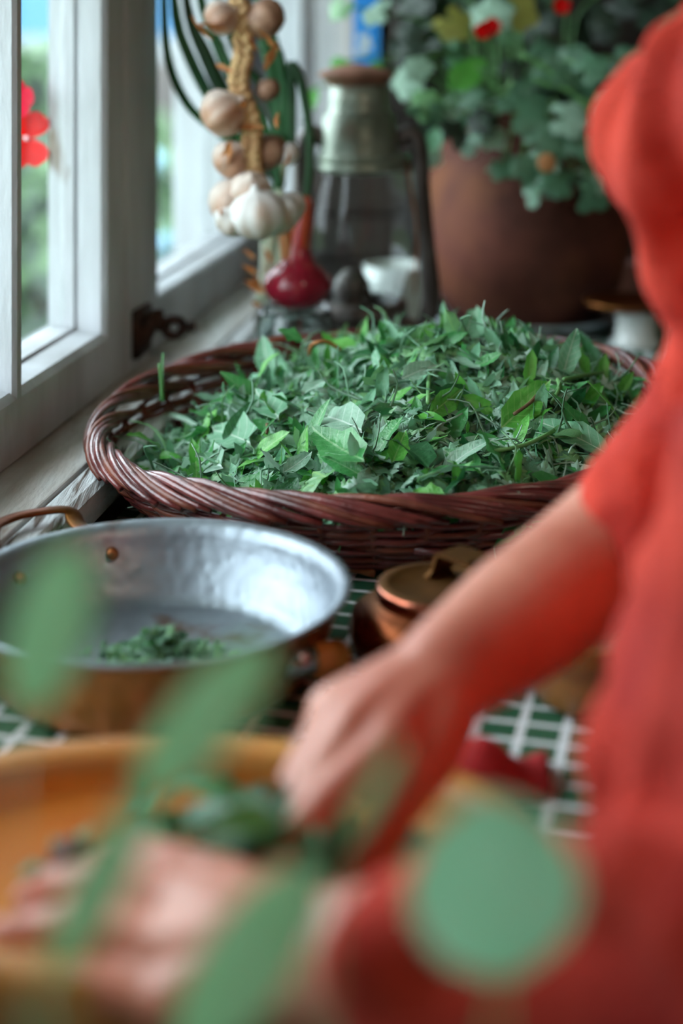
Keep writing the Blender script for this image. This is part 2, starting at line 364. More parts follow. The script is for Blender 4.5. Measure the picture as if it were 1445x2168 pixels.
# ------------------------------------------------------------------ the room
NL = math.sqrt(1+0.15**2); UX, UY = 0.15/NL, 1/NL
def W(t, e, z):                      # t = Y where plane A is met, e = outward depth
    return Vector((-0.5212+0.15*t-e*UY, t+e*UX, z))
def wbox(mb, t0, t1, e0, e1, z0, z1, mi=0): mb.box((t0, e0, z0), (t1, e1, z1), W, mi)
T0, T1, ZTOP = -0.95, 3.05, 1.28

def plate(name, a, b, m):
    mb = MB(); mb.box(a, b); o = mb.build(name, m, None, False); o['kind'] = 'structure'; return o
plate('floor', (-1.2, -2.2, -0.80), (2.6, 3.4, -0.75), M['floor'])
plate('ceiling', (-1.2, -2.2, 1.75), (2.6, 3.4, 1.80), M['ceil'])
plate('wall_right', (2.4, -2.2, -0.75), (2.5, 3.3, 1.75), M['roomwall'])
plate('wall_rear', (-1.0, -2.2, -0.75), (2.4, -2.1, 1.75), M['roomwall'])
wl = struct('wall_left')
mb = MB(); wbox(mb, T0-1.2, T1, -0.085, 0.25, -0.75, 0.012); mb.build('apron', M['wallgrey'], wl, False)
mb = MB(); wbox(mb, T0-1.2, T1, 0.0, 0.25, ZTOP+0.04, 1.75); mb.build('lintel', M['wallwhite'], wl, False)
mb = MB(); wbox(mb, T0-1.2, 0.634, 0.0, 0.25, 0.012, ZTOP+0.04); mb.build('pier', M['wallwhite'], wl, False)
wb = struct('wall_back')
for k in range(6):                    # upright white boards at the end of the window wall
    mb = MB(); x0 = -0.185+k*0.042; mb.box((x0, 3.0+0.006*(k % 2), -0.75), (x0+0.040, 3.06, 1.75)); mb.build('board', M['wallwhite'], wb, False, 0.003)
mb = MB(); mb.box((-0.19, 3.055, -0.75), (2.5, 3.15, 1.75)); mb.build('plaster', M['roomwall'], wb, False)
mb = MB(); mb.box((0.030, 2.96, -0.75), (0.058, 3.04, 1.75)); o = mb.build('trim_1', M['woodhandle'], None, False, 0.004); o['kind'] = 'structure'

# sill: slab, weathered front strip
sl = struct('trim_2', 'weathered white window sill board under the casements')
mb = MB(); wbox(mb, T0, T1, -0.066, 0.10, 0.012, 0.045); mb.build('sill_board', M['sill'], sl, False, 0.002)
mb = MB()
for (ta, tb) in ((T0, 1.02), (1.022, T1)):
    prof = [(-0.069, 0.014), (-0.069, 0.042), (-0.075, 0.046), (-0.092, 0.046), (-0.099, 0.041), (-0.101, 0.030), (-0.097, 0.014)]
    mb.extrude([W(ta, e, z) for e, z in prof], [W(tb, e, z) for e, z in prof])
mb.build('sill_nosing', M['nosing'], sl, False, fix=True)

def casement(name, t0, t1, s0, s1, mull, eoff=0.0, deep=0.0, label=None):
    """opening t0..t1, stile widths s0/s1, mullions at positions mull"""
    r = struct(name, label); zb, zt = 0.112, ZTOP-0.06
    prof = [(0+eoff, 0.047), (0+eoff, 0.104), (0.006+eoff, 0.111), (0.033, 0.114), (0.034, 0.110), (0.036, 0.110), (0.037, 0.117), (0.066, 0.119), (0.066, 0.047)]
    mb = MB(); mb.extrude([W(t0-s0, e, z) for e, z in prof], [W(t1+s1, e, z) for e, z in prof]); mb.build('bottom_rail', M['paint'], r, False, fix=True)
    mb = MB(); wbox(mb, t0-s0, t1+s1, eoff, 0.066, zt, ZTOP); mb.build('top_rail', M['paint'], r, False, 0.003)
    for a, b, sgn, edge in ((t0-s0, t0, -1, t0), (t1, t1+s1, 1, t1)):
        mb = MB()
        inner = edge; outer = b if sgn > 0 else a
        pr = [(outer, eoff), (inner+sgn*0.006, eoff), (inner, 0.006+eoff), (inner-sgn*0.001, 0.032), (inner+sgn*0.003, 0.033), (inner+sgn*0.003, 0.036), (inner-sgn*0.002, 0.037), (inner-sgn*0.003, 0.066), (outer, 0.066)]
        mb.extrude([W(t, e, 0.1045) for t, e in pr], [W(t, e, zt+0.002) for t, e in pr]); mb.build('stile', M['paint'], r, False, fix=True)
    for mt in mull:
        mb = MB()
        pr = [(mt-0.0093, 0.004), (mt-0.005, 0), (mt+0.006, 0), (mt+0.0093, 0.003), (mt+0.0093, 0.034), (mt+0.0115, 0.038), (mt+0.0115, 0.066), (mt-0.0115, 0.066), (mt-0.0115, 0.038), (mt-0.0093, 0.034)]
        mb.extrude([W(t, e, 0.1045) for t, e in pr], [W(t, e, zt+0.002) for t, e in pr]); mb.build('mullion', M['paint'], r, False, fix=True)
    ed = [t0]+list(mull)+[t1]
    for i in range(len(ed)-1):
        mb = MB(); wbox(mb, ed[i]+0.004, ed[i+1]-0.004, 0.048, 0.051, 0.116, zt+0.004); mb.build('glass_pane', M['glass'], r, False)
    if deep:
        for (a, b) in ((t0-s0, t0-0.005), (t1+0.0, t1+s1)):
            mb = MB(); wbox(mb, a, b, 0.068, deep, 0.05, ZTOP); mb.build('outer_frame', M['paint'], r, False, 0.003)
    return r
w1 = casement('window_1', 0.70, 1.704, 0.065, 0.069, [1.066, 1.4353])
w2 = casement('window_2', 1.936, 2.46, 0.072, 0.085, [], 0.003, 0.125)
w3 = casement('window_3', 2.66, 2.98, 0.055, 0.06, [])
for i, (a, b) in enumerate(((1.7755, 1.8615), (2.5465, 2.603))):
    mb = MB(); wbox(mb, a, b, -0.003, 0.066, 0.046, ZTOP+0.02); o = mb.build('trim_%d' % (3+i), M['paint'], None, False, 0.003); o['kind'] = 'structure'
# cast-iron catch on the post
mb = MB(); wbox(mb, 1.796, 1.858, -0.010, -0.003, 0.062, 0.118)
pc = [P(300, 690, 1.80), P(335, 672, 1.83), P(362, 690, 1.835), P(410, 692, 1.845)]
mb.tube(bez([W(1.815, -0.006, 0.075), P(312, 690, 1.812), P(330, 668, 1.82), P(345, 660, 1.825)], 10), interp([0.012, 0.012, 0.008, 0.003], 10), 8)
ring = []
for k in range(20):
    a = 2*math.pi*k/20; ring.append(P(368+20*math.cos(a), 693+17*math.sin(a), 1.84))
mb.tube(ring, 0.0058, 8, closed=True)
mb.tube([P(330, 680, 1.825), P(352, 690, 1.838)], [0.011, 0.008], 8)
mb.tube([P(385, 693, 1.84), P(398, 692, 1.842), P(400, 691, 1.842), P(411, 691, 1.844)], [0.005, 0.005, 0.0075, 0.007], 8)
mb.build('iron_catch', M['iron'], w1, True)['label'] = 'black rusty iron catch with an eye'

# ------------------------------------------------------------------ outdoors
mb = MB(); mb.box((-30, -6, -1.25), (-1.3, 40, -1.2)); o = mb.build('lawn_ground', M['lawn'], None, False); o['kind'] = 'structure'
hs = thing('blue_house', 'pale blue house wall with grey plinth beyond the garden outside the window', 'house', (-2.2, 11, -1.2))
mb = MB(); mb.box((-6, 11, 0.40), (-0.6, 13, 3.2)); mb.build('house_wall', M['bluehouse'], hs, False)
mb = MB(); mb.box((-6, 10.95, 0.22), (-0.6, 13, 0.40)); mb.build('plinth', M['palestone'], hs, False)
mb = MB(); mb.box((-6, 10.9, -1.2), (-0.6, 13, 0.22)); mb.build('footing', M['brownbase'], hs, False)

# ------------------------------------------------------------------ leaf shapes (meshes shared between copies)
def leaf_shape(L, Wd, serr=0.0, curl=0.0, fold=0.15, n=6, prof=None, wave=0.0, seed=0):
    mb = MB(); vs = []; rr = random.Random(seed)
    for i in range(n+1):
        t = i/n; pw = prof(t) if prof else math.sin(math.pi*t**0.8)**0.75
        wd = max(0.02, pw)*Wd*0.5*(1+serr*(1 if i % 2 else -1))
        for c in (-1, -0.5, 0, 0.5, 1):
            vs.append((c*wd, L*t, curl*L*(t*t) + fold*abs(c)*wd + wave*Wd*math.sin(i*2.1+c*2)*abs(c)+rr.uniform(-1, 1)*0.01*L*abs(c)))
    fs = [(i*5+j, i*5+j+1, i*5+j+6, i*5+j+5) for i in range(n) for j in range(4)]
    mb.add(vs, fs); return mb
def lobed_shape(R, lobes=3, jag=0.18, depth=0.5, steps=26, cup=0.2, span=2.2, seed=0, round_=False):
    mb = MB(); rr = random.Random(seed); vs = [(0, 0, 0)]; mid = []
    for i in range(steps+1):
        a = -span+2*span*i/steps
        lob = abs(math.cos(a/(2*span)*math.pi*lobes+(0 if lobes % 2 else math.pi/2)))
        r = R*((1-depth)+depth*(lob**0.6 if round_ else lob))*(1-0.25*abs(a)/span)
        if jag: r *= 1+jag*(1 if i % 2 else -1)*0.6
        x, y = r*math.sin(a), r*math.cos(a)
        mid.append((x*0.5, y*0.5, cup*R*0.12+rr.uniform(-1, 1)*R*0.03)); vs.append((x, y, -cup*r*r/R*0.7+rr.uniform(-1, 1)*R*0.07))
    k = len(vs); vs += mid
    fs = []
    for i in range(steps):
        fs.append((0, k+i, k+i+1)); fs.append((k+i, 1+i, 2+i, k+i+1))
    mb.add(vs, fs)
    return mb
def strip_shape(L, r, bend, seed=0):
    rr = random.Random(seed); mb = MB()
    pts = bez([(0, 0, 0), (rr.uniform(-.1, .1)*L, L*.35, bend*.3*L), (rr.uniform(-.15, .15)*L, L*.7, bend*.35*L), (rr.uniform(-.2, .2)*L, L, 0)], 6)
    mb.tube(pts, interp([r, r, r*.8, r*.5], 6), 3); return mb

def orient(p, nrm, spin, tilt=0.0, scale=1.0):
    z = Vector(nrm).normalized(); x = z.orthogonal().normalized(); y = z.cross(x)
    q = Matrix((x, y, z)).transposed().to_4x4()
    return Matrix.Translation(p) @ q @ Matrix.Rotation(spin, 4, 'Z') @ Matrix.Rotation(tilt, 4, 'X') @ Matrix.Scale(scale, 4)

def bush(name, label, c, r, nleaf, mats, group=None, bloom=None, seed=0):
    rr = random.Random(seed)
    t = thing(name, label, 'bush', (c[0], c[1], -1.2), group)
    mb = MB()
    for k in range(nleaf):
        d = Vector((rr.gauss(0, 1), rr.gauss(0, 1), rr.gauss(0, 1))).normalized()
        p = Vector((c[0]+d.x*r[0]*rr.uniform(.7, 1), c[1]+d.y*r[1]*rr.uniform(.7, 1), c[2]+d.z*r[2]*rr.uniform(.7, 1)))
        s_ = rr.uniform(.06, .13); a = d.cross(Vector((rr.gauss(0, 1), rr.gauss(0, 1), rr.gauss(0, 1)))).normalized(); b = d.cross(a)+d*rr.uniform(-.6, .6)
        mb.add([p-a*s_*.4, p-b*s_, p+a*s_*.4, p+b*s_], [(0, 1, 2, 3)], rr.randrange(len(mats)))
    f = mb.build('foliage', mats, t, False); f['kind'] = 'stuff'
    mb = MB(); mb.tube([(c[0], c[1], -1.2), (c[0], c[1], c[2])], 0.04, 6); mb.build('stem', M['brownstem'], t)
    if bloom:
        mb = MB()
        for k in range(26):
            d = Vector((rr.gauss(0, 1), -abs(rr.gauss(0, 1)), rr.gauss(0, 1))).normalized()
            mb.ell((c[0]+d.x*r[0], c[1]+d.y*r[1], c[2]+d.z*r[2]), (.05, .05, .05), 8, 5)
        o = mb.build('blooms', bloom, t); o['kind'] = 'stuff'
    return t
def bz(px, py, Y): return P(px, py, Y)
c = bz(90, 330, 4.6); bush('garden_bush', 'tall grey-green bush in the garden outside the near pane', (c.x, 4.6, -0.30), (.34, .3, .72), 800, [M['bush'], M['bushlight']], None, None, 3)
c = bz(80, 240, 6.3); bush('garden_bush', 'pale blue flowering bush outside, behind the red geranium', (c.x, 6.3, -0.28), (.42, .3, .45), 500, [M['bush'], M['bushlight']], None, M['bluebloom'], 5)
c = bz(80, 180, 7.5); bush('garden_bush', 'bright green hedge bush farthest away in front of the house', (c.x, 7.5, -0.35), (.9, .4, .62), 900, [M['bushlight']], None, None, 7)
c = bz(352, 420, 5.2); bush('garden_bush', 'green bush seen in the gap right of the window post', (c.x, 5.45, -0.75), (.34, .32, .75), 600, [M['bush'], M['bushlight']], None, M['bluebloom'], 9)

# red geranium in front of the glass
gp = thing('geranium', 'red geranium flower outside the window pane', 'flower', (P(52, 400, 1.72).x, 1.72, -1.2))
bc = P(58, 292, 1.72)
mb = MB(); mb.tube(bez([(bc.x-.02, 1.72, -1.2), (bc.x-.03, 1.72, -0.1), (bc.x-.022, 1.72, .18), bc+Vector((-.012, 0.004, -.02)), bc], 12), interp([.006, .004, .002, .0014], 12), 6); mb.build('stem', M['stem'], gp)
PET = MB(); PET = leaf_shape(.036, .030, 0, .12, .1, 6, lambda t: math.sin(math.pi*min(1, t*0.93+.02))**.5*(.35+.65*t)*1.25)
pm = PET.mesh('petal', M['petal'])
for k, a in enumerate((-35, 60, -75, -150, 155)):
    a = [38, -20, -150, 145, 205][k]
    Mx = Matrix.Translation(bc) @ Matrix.Rotation(math.pi/2, 4, 'X') @ Matrix.Rotation(-math.radians(a), 4, 'Z') @ Matrix.Rotation(.25, 4, 'X')
    link('petal', pm, gp, Mx)
mb = MB(); mb.ell(bc+Vector((0, -.004, 0)), (.003, .003, .003), 8, 6); mb.build('blossom_eye', M['petalwhite'], gp)
pm2 = PET.mesh('petal', M['petalpink']); b2 = P(34, 208, 1.70)
mb = MB(); mb.tube(bez([bc+Vector((-.012, .004, -.02)), b2+Vector((-.02, .01, -.02)), b2], 6), .0014, 5); mb.build('stem', M['stem'], gp)
for a in (5, -70, 80, 150, 220):
    link('petal', pm2, gp, Matrix.Translation(b2) @ Matrix.Rotation(math.pi/2, 4, 'X') @ Matrix.Rotation(-math.radians(a), 4, 'Z') @ Matrix.Rotation(.5, 4, 'X') @ Matrix.Scale(.8, 4))

# ------------------------------------------------------------------ table and cloth
def redge(Y): return 0.100+0.28*(Y-0.68)
def ledge(Y): return W(Y, -0.103, 0).x
poly = [(ledge(0.18), 0.18), (redge(0.18)+.0, 0.18), (redge(2.62), 2.62), (ledge(2.62), 2.62)]
tb = thing('table', 'long kitchen table under a green and white checked cloth', 'table', (0.05, 1.4, -0.75))
mb = MB(); mb.prism([(x+(.006 if i in (0, 3) else -.006), y) for i, (x, y) in enumerate(poly)], -0.035, -0.003); mb.build('tabletop', M['woodhandle'], tb, False)
for x, y in ((-.44, .26), (-.09, .30), (-.02, 2.5), (.50, 2.5)):
    mb = MB(); mb.box((x-.03, y-.03, -.75), (x+.03, y+.03, -.035)); mb.build('leg', M['woodhandle'], tb, False, .004)
mb = MB(); mb.prism(poly, -0.003, 0.0)
tag(mb.build('tablecloth', M['cloth'], None, False), 'dark green oilcloth with a white line grid covering the table', 'tablecloth')

# ------------------------------------------------------------------ wicker basket
BX, BY, RX, RY = 0.0475, 1.486, 0.2875, 0.276
def rimz(a): return 0.078+0.014*math.sin(a)+0.013*math.cos(a)+.003*math.sin(3*a+1)
bk = thing('wicker_basket', 'wide round dark red willow basket with braided rim, full of herbs', 'basket', (BX, BY, 0))
def bwall(a, f, dr=0.0):
    r = 0.825+0.15*f**0.75
    return Vector((BX+(RX*r+dr)*math.cos(a), BY+(RY*r+dr)*math.sin(a), 0.006+(rimz(a)-0.012-0.006)*f))
NS = 40
rr = random.Random(11)
ROWS = 12
for k in range(ROWS):
    f = 0.02+0.95*k/(ROWS-1); pts = []; n = NS*4; ph = rr.uniform(0, 6.28)
    for i in range(n):
        a = 2*math.pi*i/n
        pts.append(bwall(a, f, 0.0036*math.cos(NS/2*a+k*math.pi))+Vector((0, 0, .0012*math.sin(5*a+ph))))
    mb = MB(); mb.tube(pts, 0.0029*rr.uniform(.85, 1.15), 6, closed=True, up=(0, 0, 1)); mb.build('willow_rod', M['willow'] if k % 3 else M['willow2'], bk)
st = MB(); st.tube([bwall(0, 0), bwall(0, .5), bwall(0, 1)], .003, 6)
for i in range(NS):
    a = 2*math.pi*(i+.5)/NS
    mb = MB(); mb.tube([bwall(a, f) for f in (0, .35, .7, 1.0)], .0032, 6); mb.build('willow_stake', M['willow2'], bk)
for i in range(14):                   # cut rod ends that stick out of the weave
    a = rr.uniform(-2.9, -.5); f = rr.choice([.0, .08, .35, .5, .66])
    p = bwall(a, f, .004); tan = Vector((-math.sin(a), math.cos(a), 0)); out = Vector((math.cos(a), math.sin(a), 0))
    mb = MB(); mb.tube([p-tan*.018, p+out*.004, p+tan*.012+out*.008+Vector((0, 0, -.001))], .0031, 7); mb.build('rod_end', M['willowcut'] if f < .1 else M['willow'], bk)
# base: spiral rods
mb = MB(); pts = []
for i in range(900):
    a = i*.16; r = .05+.765*i/900
    pts.append((BX+RX*r*math.cos(a), BY+RY*r*math.sin(a), .0065+.0015*math.cos(10*a)))
mb.tube(pts, .004, 5, up=(0, 0, 1)); o = mb.build('basket_base', M['willow2'], bk)
# braided border: bundles of four rods rolling from the inside over the top to the outside
SCN = 18; SPAN = 2.3
for s_ in range(SCN):
    for j in range(5):
        pts = []; rads = []
        for i in range(15):
            u = i/14
            a = 2*math.pi*(s_+u*SPAN+j*.145)/SCN
            phi = math.radians(235-265*u)
            R = 0.0118+.0016*math.sin(s_*1.7+j*2.3)-.0008*j
            dr = R*math.cos(phi); dz = (R*1.05)*math.sin(phi)+.0012*j*(1-2*abs(u-.5))
            pts.append((BX+(RX*.985+dr)*math.cos(a), BY+(RY*.985+dr)*math.sin(a), rimz(a)-.002+dz))
            rads.append(.0036*(1-.25*abs(2*u-1)**3)*(1+.12*math.sin(s_*3.1+j*2)))
        mb = MB(); mb.tube(pts, rads, 6); mb.build('rim_rod', M['willow'] if (s_+j) % 4 else M['willow2'], bk)

# ------------------------------------------------------------------ herb heap in the basket
def heap(x, y):
    u = (x-0.070)/0.225; v = (y-1.555)/(0.34 if y < 1.555 else 0.20); r2 = u*u+v*v
    ex = (x-BX)/(RX*.94); ey = (y-BY)/(RY*.94); d = math.sqrt(ex*ex+ey*ey)
    a = math.atan2(ey, ex)
    edge = rimz(a)-.017-.016*sm((math.sin(a)+.1)*1.2)-.012*sm(-math.cos(a)*1.3)
    h = edge + (0.064*max(0, 1-r2)**.85)
    h += 0.012*noise.noise(Vector((x*14, y*14, 3)))+0.008*noise.noise(Vector((x*30, y*30, 7)))
    h -= .022*math.exp(-(((x-.125)/.035)**2+((y-1.37)/.045)**2))     # hollow near the middle
    h -= .016*math.exp(-(((x+.02)/.05)**2+((y-1.34)/.05)**2))
    return h, d
def hnorm(x, y):
    e = .006; a = heap(x+e, y)[0]-heap(x-e, y)[0]; b = heap(x, y+e)[0]-heap(x, y-e)[0]
    return Vector((-a/(2*e), -b/(2*e), 1)).normalized()
hp = thing('herb_heap', 'tall heap of fresh green parsley, mint and sage leaves filling the willow basket', 'herbs', (BX, BY, .01))
for src, lt in (('leaf_bright', (150, 196, 120)), ('leaf_mid', (128, 176, 122)), ('leaf_dark', (86, 140, 96)), ('leaf_sage', (182, 208, 184)), ('leaf_pale', (206, 224, 210))): veined(src, src+'_veined', None, rgb(*lt))
vmats = [M[k+'_veined'] for k in ('leaf_bright', 'leaf_mid', 'leaf_dark', 'leaf_sage', 'leaf_pale')]
hmats = [M['leaf_bright'], M['leaf_mid'], M['leaf_dark'], M['leaf_sage'], M['leaf_pale']]
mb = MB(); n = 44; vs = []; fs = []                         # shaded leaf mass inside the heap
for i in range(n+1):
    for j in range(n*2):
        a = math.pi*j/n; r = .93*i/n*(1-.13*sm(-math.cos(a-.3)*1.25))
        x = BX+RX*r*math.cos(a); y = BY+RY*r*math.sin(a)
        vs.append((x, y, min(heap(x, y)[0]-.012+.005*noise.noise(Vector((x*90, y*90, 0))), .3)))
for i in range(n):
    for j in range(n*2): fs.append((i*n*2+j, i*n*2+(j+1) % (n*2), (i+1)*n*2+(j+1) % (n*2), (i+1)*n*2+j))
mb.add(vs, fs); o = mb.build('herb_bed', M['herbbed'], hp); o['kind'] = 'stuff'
small = []
for k in range(6): small.append(lobed_shape(.014, 3, .30, .55, 18, .35, 1.9, k))
for k in range(4): small.append(lobed_shape(.016, 5, .30, .45, 22, .25, 2.2, k+20))
for k in range(5): small.append(leaf_shape(.028, .011, .10, .25*(k-2), .35, 4, None, .1, k))
for k in range(4): small.append(strip_shape(.045, .0011, .3*(k-1.5), k))
rr = random.Random(21)
def randpt(rng, lim=.945):
    while True:
        x = BX+RX*rng.uniform(-1, 1); y = BY+RY*rng.uniform(-1, 1)
        a = math.atan2((y-BY)/RY, (x-BX)/RX)
        if heap(x, y)[1] < lim/.94*.985*(1-.13*sm(-math.cos(a-.3)*1.25)): return x, y
acc = MB()
for k in range(6500):
    x, y = randpt(rr); h, d = heap(x, y); nm = hnorm(x, y)
    nn = (nm+Vector((rr.gauss(0, .42), rr.gauss(0, .42)-.1, rr.gauss(0, .3)))).normalized()
    if nn.z < 0 and rr.random() < .7: nn = -nn
    Mx = orient(Vector((x, y, h+rr.uniform(-.012, .006))), nn, rr.uniform(0, 6.28), rr.uniform(-.3, .6), rr.uniform(.75, 1.35))
    s_ = small[rr.choices(range(len(small)), [5]*6+[5]*4+[4]*5+[2]*4)[0]]
    vv = [Mx @ Vector(v) for v in s_.v]
    if min(v.z for v in vv) > .016: acc.add(vv, s_.f, rr.choices(range(5), [24, 30, 17, 19, 10])[0])
o = acc.build('herb_litter', hmats, hp); o['kind'] = 'stuff'
shapes = [leaf_shape(.062, .026, .04, -.15, .3, 6, None, .06, 1), leaf_shape(.055, .024, .07, .2, .35, 6, None, .08, 2),
          leaf_shape(.075, .024, .05, -.35, .4, 6, None, .05, 3), leaf_shape(.045, .024, 0, .1, .3, 6, None, .1, 4),
          leaf_shape(.05, .030, .09, -.1, .2, 6, None, .12, 5), lobed_shape(.024, 3, .30, .55, 18, .3, 2.0, 6),
          lobed_shape(.027, 5, .30, .5, 22, .3, 2.3, 7), leaf_shape(.085, .009, 0, -.2, .5, 6, lambda t: 1-.6*t, 0, 8)]
lib = {}
for i, s_ in enumerate(shapes):
    for j, mm in enumerate(vmats): lib[i, j] = s_.mesh('leaf', mm)
def put_leaf(i, j, x, y, up, nn, spin, tilt, sc=1.0):
    h, d = heap(x, y); Mx = orient(Vector((x, y, h+up)), nn, spin, tilt, sc)
    if min((Mx @ v.co).z for v in lib[i, j].vertices) > .016: link('leaf', lib[i, j], hp, Mx)
for k in range(262):
    x, y = randpt(rr, .93); nm = hnorm(x, y)
    nn = (nm+Vector((rr.gauss(0, .45), rr.gauss(0, .45)-.15, 0))).normalized()
    put_leaf(rr.choices(range(8), [4, 4, 3, 4, 4, 4, 4, 2])[0], rr.choices(range(5), [24, 30, 14, 22, 10])[0], x, y, rr.uniform(.0, .009), nn, rr.uniform(0, 6.28), rr.uniform(-.2, .5), rr.uniform(.6, .95))
# the leaves that stand out in the photograph: (px, py, depth guess, shape, material, size, direction)
def ondepth(px, py):
    best = None
    for k in range(120):
        Y = 1.235+k*.004; p = P(px, py, Y); h, d = heap(p.x, p.y)
        if p.z <= h+.004 and d < 1.03: return p
    return P(px, py, 1.55)
def placed(px, py, qx, qy, shape, mi, ln, lift=.012, roll=0.0):
    """leaf whose base is seen at (px,py) and tip at (qx,qy)"""
    a = ondepth(px, py)+Vector((0, -.006, lift)); b = ondepth(qx, qy)+Vector((0, -.006, lift))
    y = (b-a); s_ = y.length/ln; y.normalize()
    z = Vector((0, -.45, .3))+hnorm((a.x+b.x)/2, (a.y+b.y)/2); z = (Quaternion(y, roll) @ (z-y*z.dot(y))).normalized(); x = y.cross(z)
    R = Matrix((x, y, z)).transposed().to_4x4()
    link('leaf', lib[shape, mi], hp, Matrix.Translation(a) @ R @ Matrix.Scale(max(.55, min(s_, 1.5)), 4))
placed(765, 945, 640, 876, 0, 4, .062, .016); placed(590, 915, 536, 865, 3, 3, .045, .016); placed(595, 912, 560, 860, 3, 0, .045, .012, .6)
placed(905, 1030, 805, 885, 2, 2, .075, .018, .4); placed(1290, 1000, 1135, 905, 0, 3, .062, .016); placed(530, 965, 445, 925, 4, 3, .05, .014)
placed(770, 1010, 640, 960, 1, 1, .055, .016); placed(470, 1010, 385, 985, 0, 4, .062, .012); placed(355, 905, 440, 915, 7, 4, .085, .014)
placed(1060, 935, 1150, 850, 1, 0, .055, .014, .4); placed(1170, 850, 1060, 880, 0, 3, .062, .012); placed(690, 830, 640, 870, 3, 4, .045, .014)
placed(850, 830, 930, 790, 0, 4, .062, .014); placed(500, 850, 540, 800, 0, 3, .062, .012); placed(930, 870, 1000, 835, 0, 2, .062, .012)
placed(830, 1010, 850, 960, 1, 0, .055, .014, .3); placed(600, 1030, 655, 1000, 1, 4, .055, .014); placed(690, 1035, 640, 1020, 5, 0, .024, .012)
placed(940, 1070, 880, 1060, 4, 0, .05, .01); placed(720, 975, 760, 950, 6, 1, .027, .014);
placed(345, 870, 342, 800, 7, 1, .085, .012); placed(590, 770, 545, 805, 2, 0, .075, .012); placed(1240, 825, 1180, 800, 0, 3, .062, .014)
placed(1000, 800, 1060, 780, 1, 1, .055, .012); placed(640, 745, 600, 722, 4, 1, .05, .012)
for (pts, r, mm) in (([(905, 880), (906, 835), (908, 810)], .0022, 'stem'), ([(1085, 905), (1120, 880), (1140, 855)], .0016, 'brownstem'), ([(655, 775), (660, 755), (690, 748), (720, 765)], .0018, 'husk'),
                     ([(1040, 985), (1110, 970), (1170, 940)], .0019, 'stem'), ([(1165, 880), (1180, 850), (1178, 830)], .002, 'stem'), ([(755, 1010), (760, 995), (740, 1000), (730, 1020)], .0014, 'stem'),
                     ([(345, 870), (343, 830), (340, 795)], .002, 'stem'), ([(565, 945), (567, 935), (566, 925)], .0016, 'brownstem'), ([(1190, 830), (1240, 820), (1290, 810)], .0018, 'stem')):
    mb = MB(); mb.tube(bez([ondepth(a, b_)+Vector((0, -.008, .014)) for a, b_ in pts], 8), r, 6); mb.build('herb_stalk', M[mm], hp)

# ------------------------------------------------------------------ copper pan
PX, PY = -0.1330, 1.070
pn = thing('copper_pan', 'wide hammered copper pan with tinned inside, standing on the cloth before the basket', 'pan', (PX, PY, 0))
prof = [(.02, .001), (.100, .001), (.109, .003), (.116, .010), (.126, .034), (.1335, .056), (.1390, .0600), (.1408, .0618), (.1400, .0632), (.1345, .0615), (.1312, .0590),
        (.1285, .0520), (.1240, .0300), (.1225, .0290), (.1170, .0130), (.108, .0062), (.1035, .0050), (.02, .0052)]
mb = MB(); mb.lathe(prof, (PX, PY, 0), 96, mi=[0, 0, 0, 0, 0, 0, 1, 1, 1, 1, 1, 1, 1, 1, 1, 1, 1]); mb.v.append((PX, PY, .0052)); k = len(mb.v)-1
mb.v.append((PX, PY, .001))
for j in range(96):
    mb.f.append((17*96+j, 17*96+(j+1) % 96, k)); mb.m.append(1); mb.f.append(((j+1) % 96, j, k+1)); mb.m.append(0)
mb.build('pan_body', [M['copperpan'], M['tin']], pn)
def panw(ang, z, dr=0):
    f = z/.06; r = .1165+.0165*f+dr; return Vector((PX+r*math.cos(ang), PY+r*math.sin(ang), z))
a1, a2 = math.radians(112), math.radians(150)
for a in (a1, a2):
    p = panw(a, .043, -.0055); d = Vector((-math.cos(a), -math.sin(a), 0)); mb = MB()
    mb.tube([p-d*.012, p-d*.0, p+d*.0018, p+d*.0024], [.0048, .0048, .0044, .002], 14); mb.build('rivet', M['rivet'], pn)
o1, o2 = panw(a1, .045, .004), panw(a2, .045, .004)
mid = (math.cos((a1+a2)/2), math.sin((a1+a2)/2))
pts = bez([o1+Vector((0, 0, -.014)), o1+Vector((-.004, .010, .000)), P(166, 1112, 1.235), P(143, 1080, 1.250), P(70, 1086, 1.240), P(12, 1102, 1.222), P(-22, 1130, 1.190), o2+Vector((-.010, .004, .000)), o2+Vector((0, 0, -.014))], 32)
mb = MB(); mb.tube(pts, .0075, 8, flat=.32, up=(0, 0, 1)); mb.build('strap_handle', M['copper'], pn)['label'] = 'bent copper strap handle'
h0 = panw(math.radians(-38), .040, -.002); hd = (P(722, 1400, 1.015)-h0); hd.normalize(); hl = (P(722, 1400, 1.015)-h0).length
mb = MB(); mb.tube([h0-hd*.003, h0+hd*.016, h0+hd*.018], [.0115, .0105, .009], 14); mb.build('ferrule', M['steel'], pn)
mb = MB(); mb.tube([h0+hd*x for x in (.016, .022, .04, hl*.85, hl*.97, hl)], [.009, .0115, .0138, .0142, .0128, .007], 16); mb.build('wooden_handle', M['panhandle'], pn)
# chopped herbs lying in the pan
acc = MB(); rr = random.Random(5); ctr = P(335, 1368, 1.035)
for k in range(420):
    x = rr.gauss(0, .021); y = rr.gauss(0, .011); hh = .021*math.exp(-(x/.026)**2-(y/.016)**2)
    Mx = orient(Vector((-.130+x, 1.082+y, .0065+hh*rr.uniform(.2, 1))), Vector((rr.gauss(0, .6), rr.gauss(0, .6), 1)), rr.uniform(0, 6.28), 0, rr.uniform(.22, .45))
    s_ = small[rr.randrange(10)]; acc.add([Mx @ Vector(v) for v in s_.v], s_.f, rr.choice([0, 1, 1, 2]))
o = acc.build('chopped_herbs', hmats, None); tag(o, 'small mound of chopped green herbs lying in the tinned pan', 'herbs', None, 'stuff')

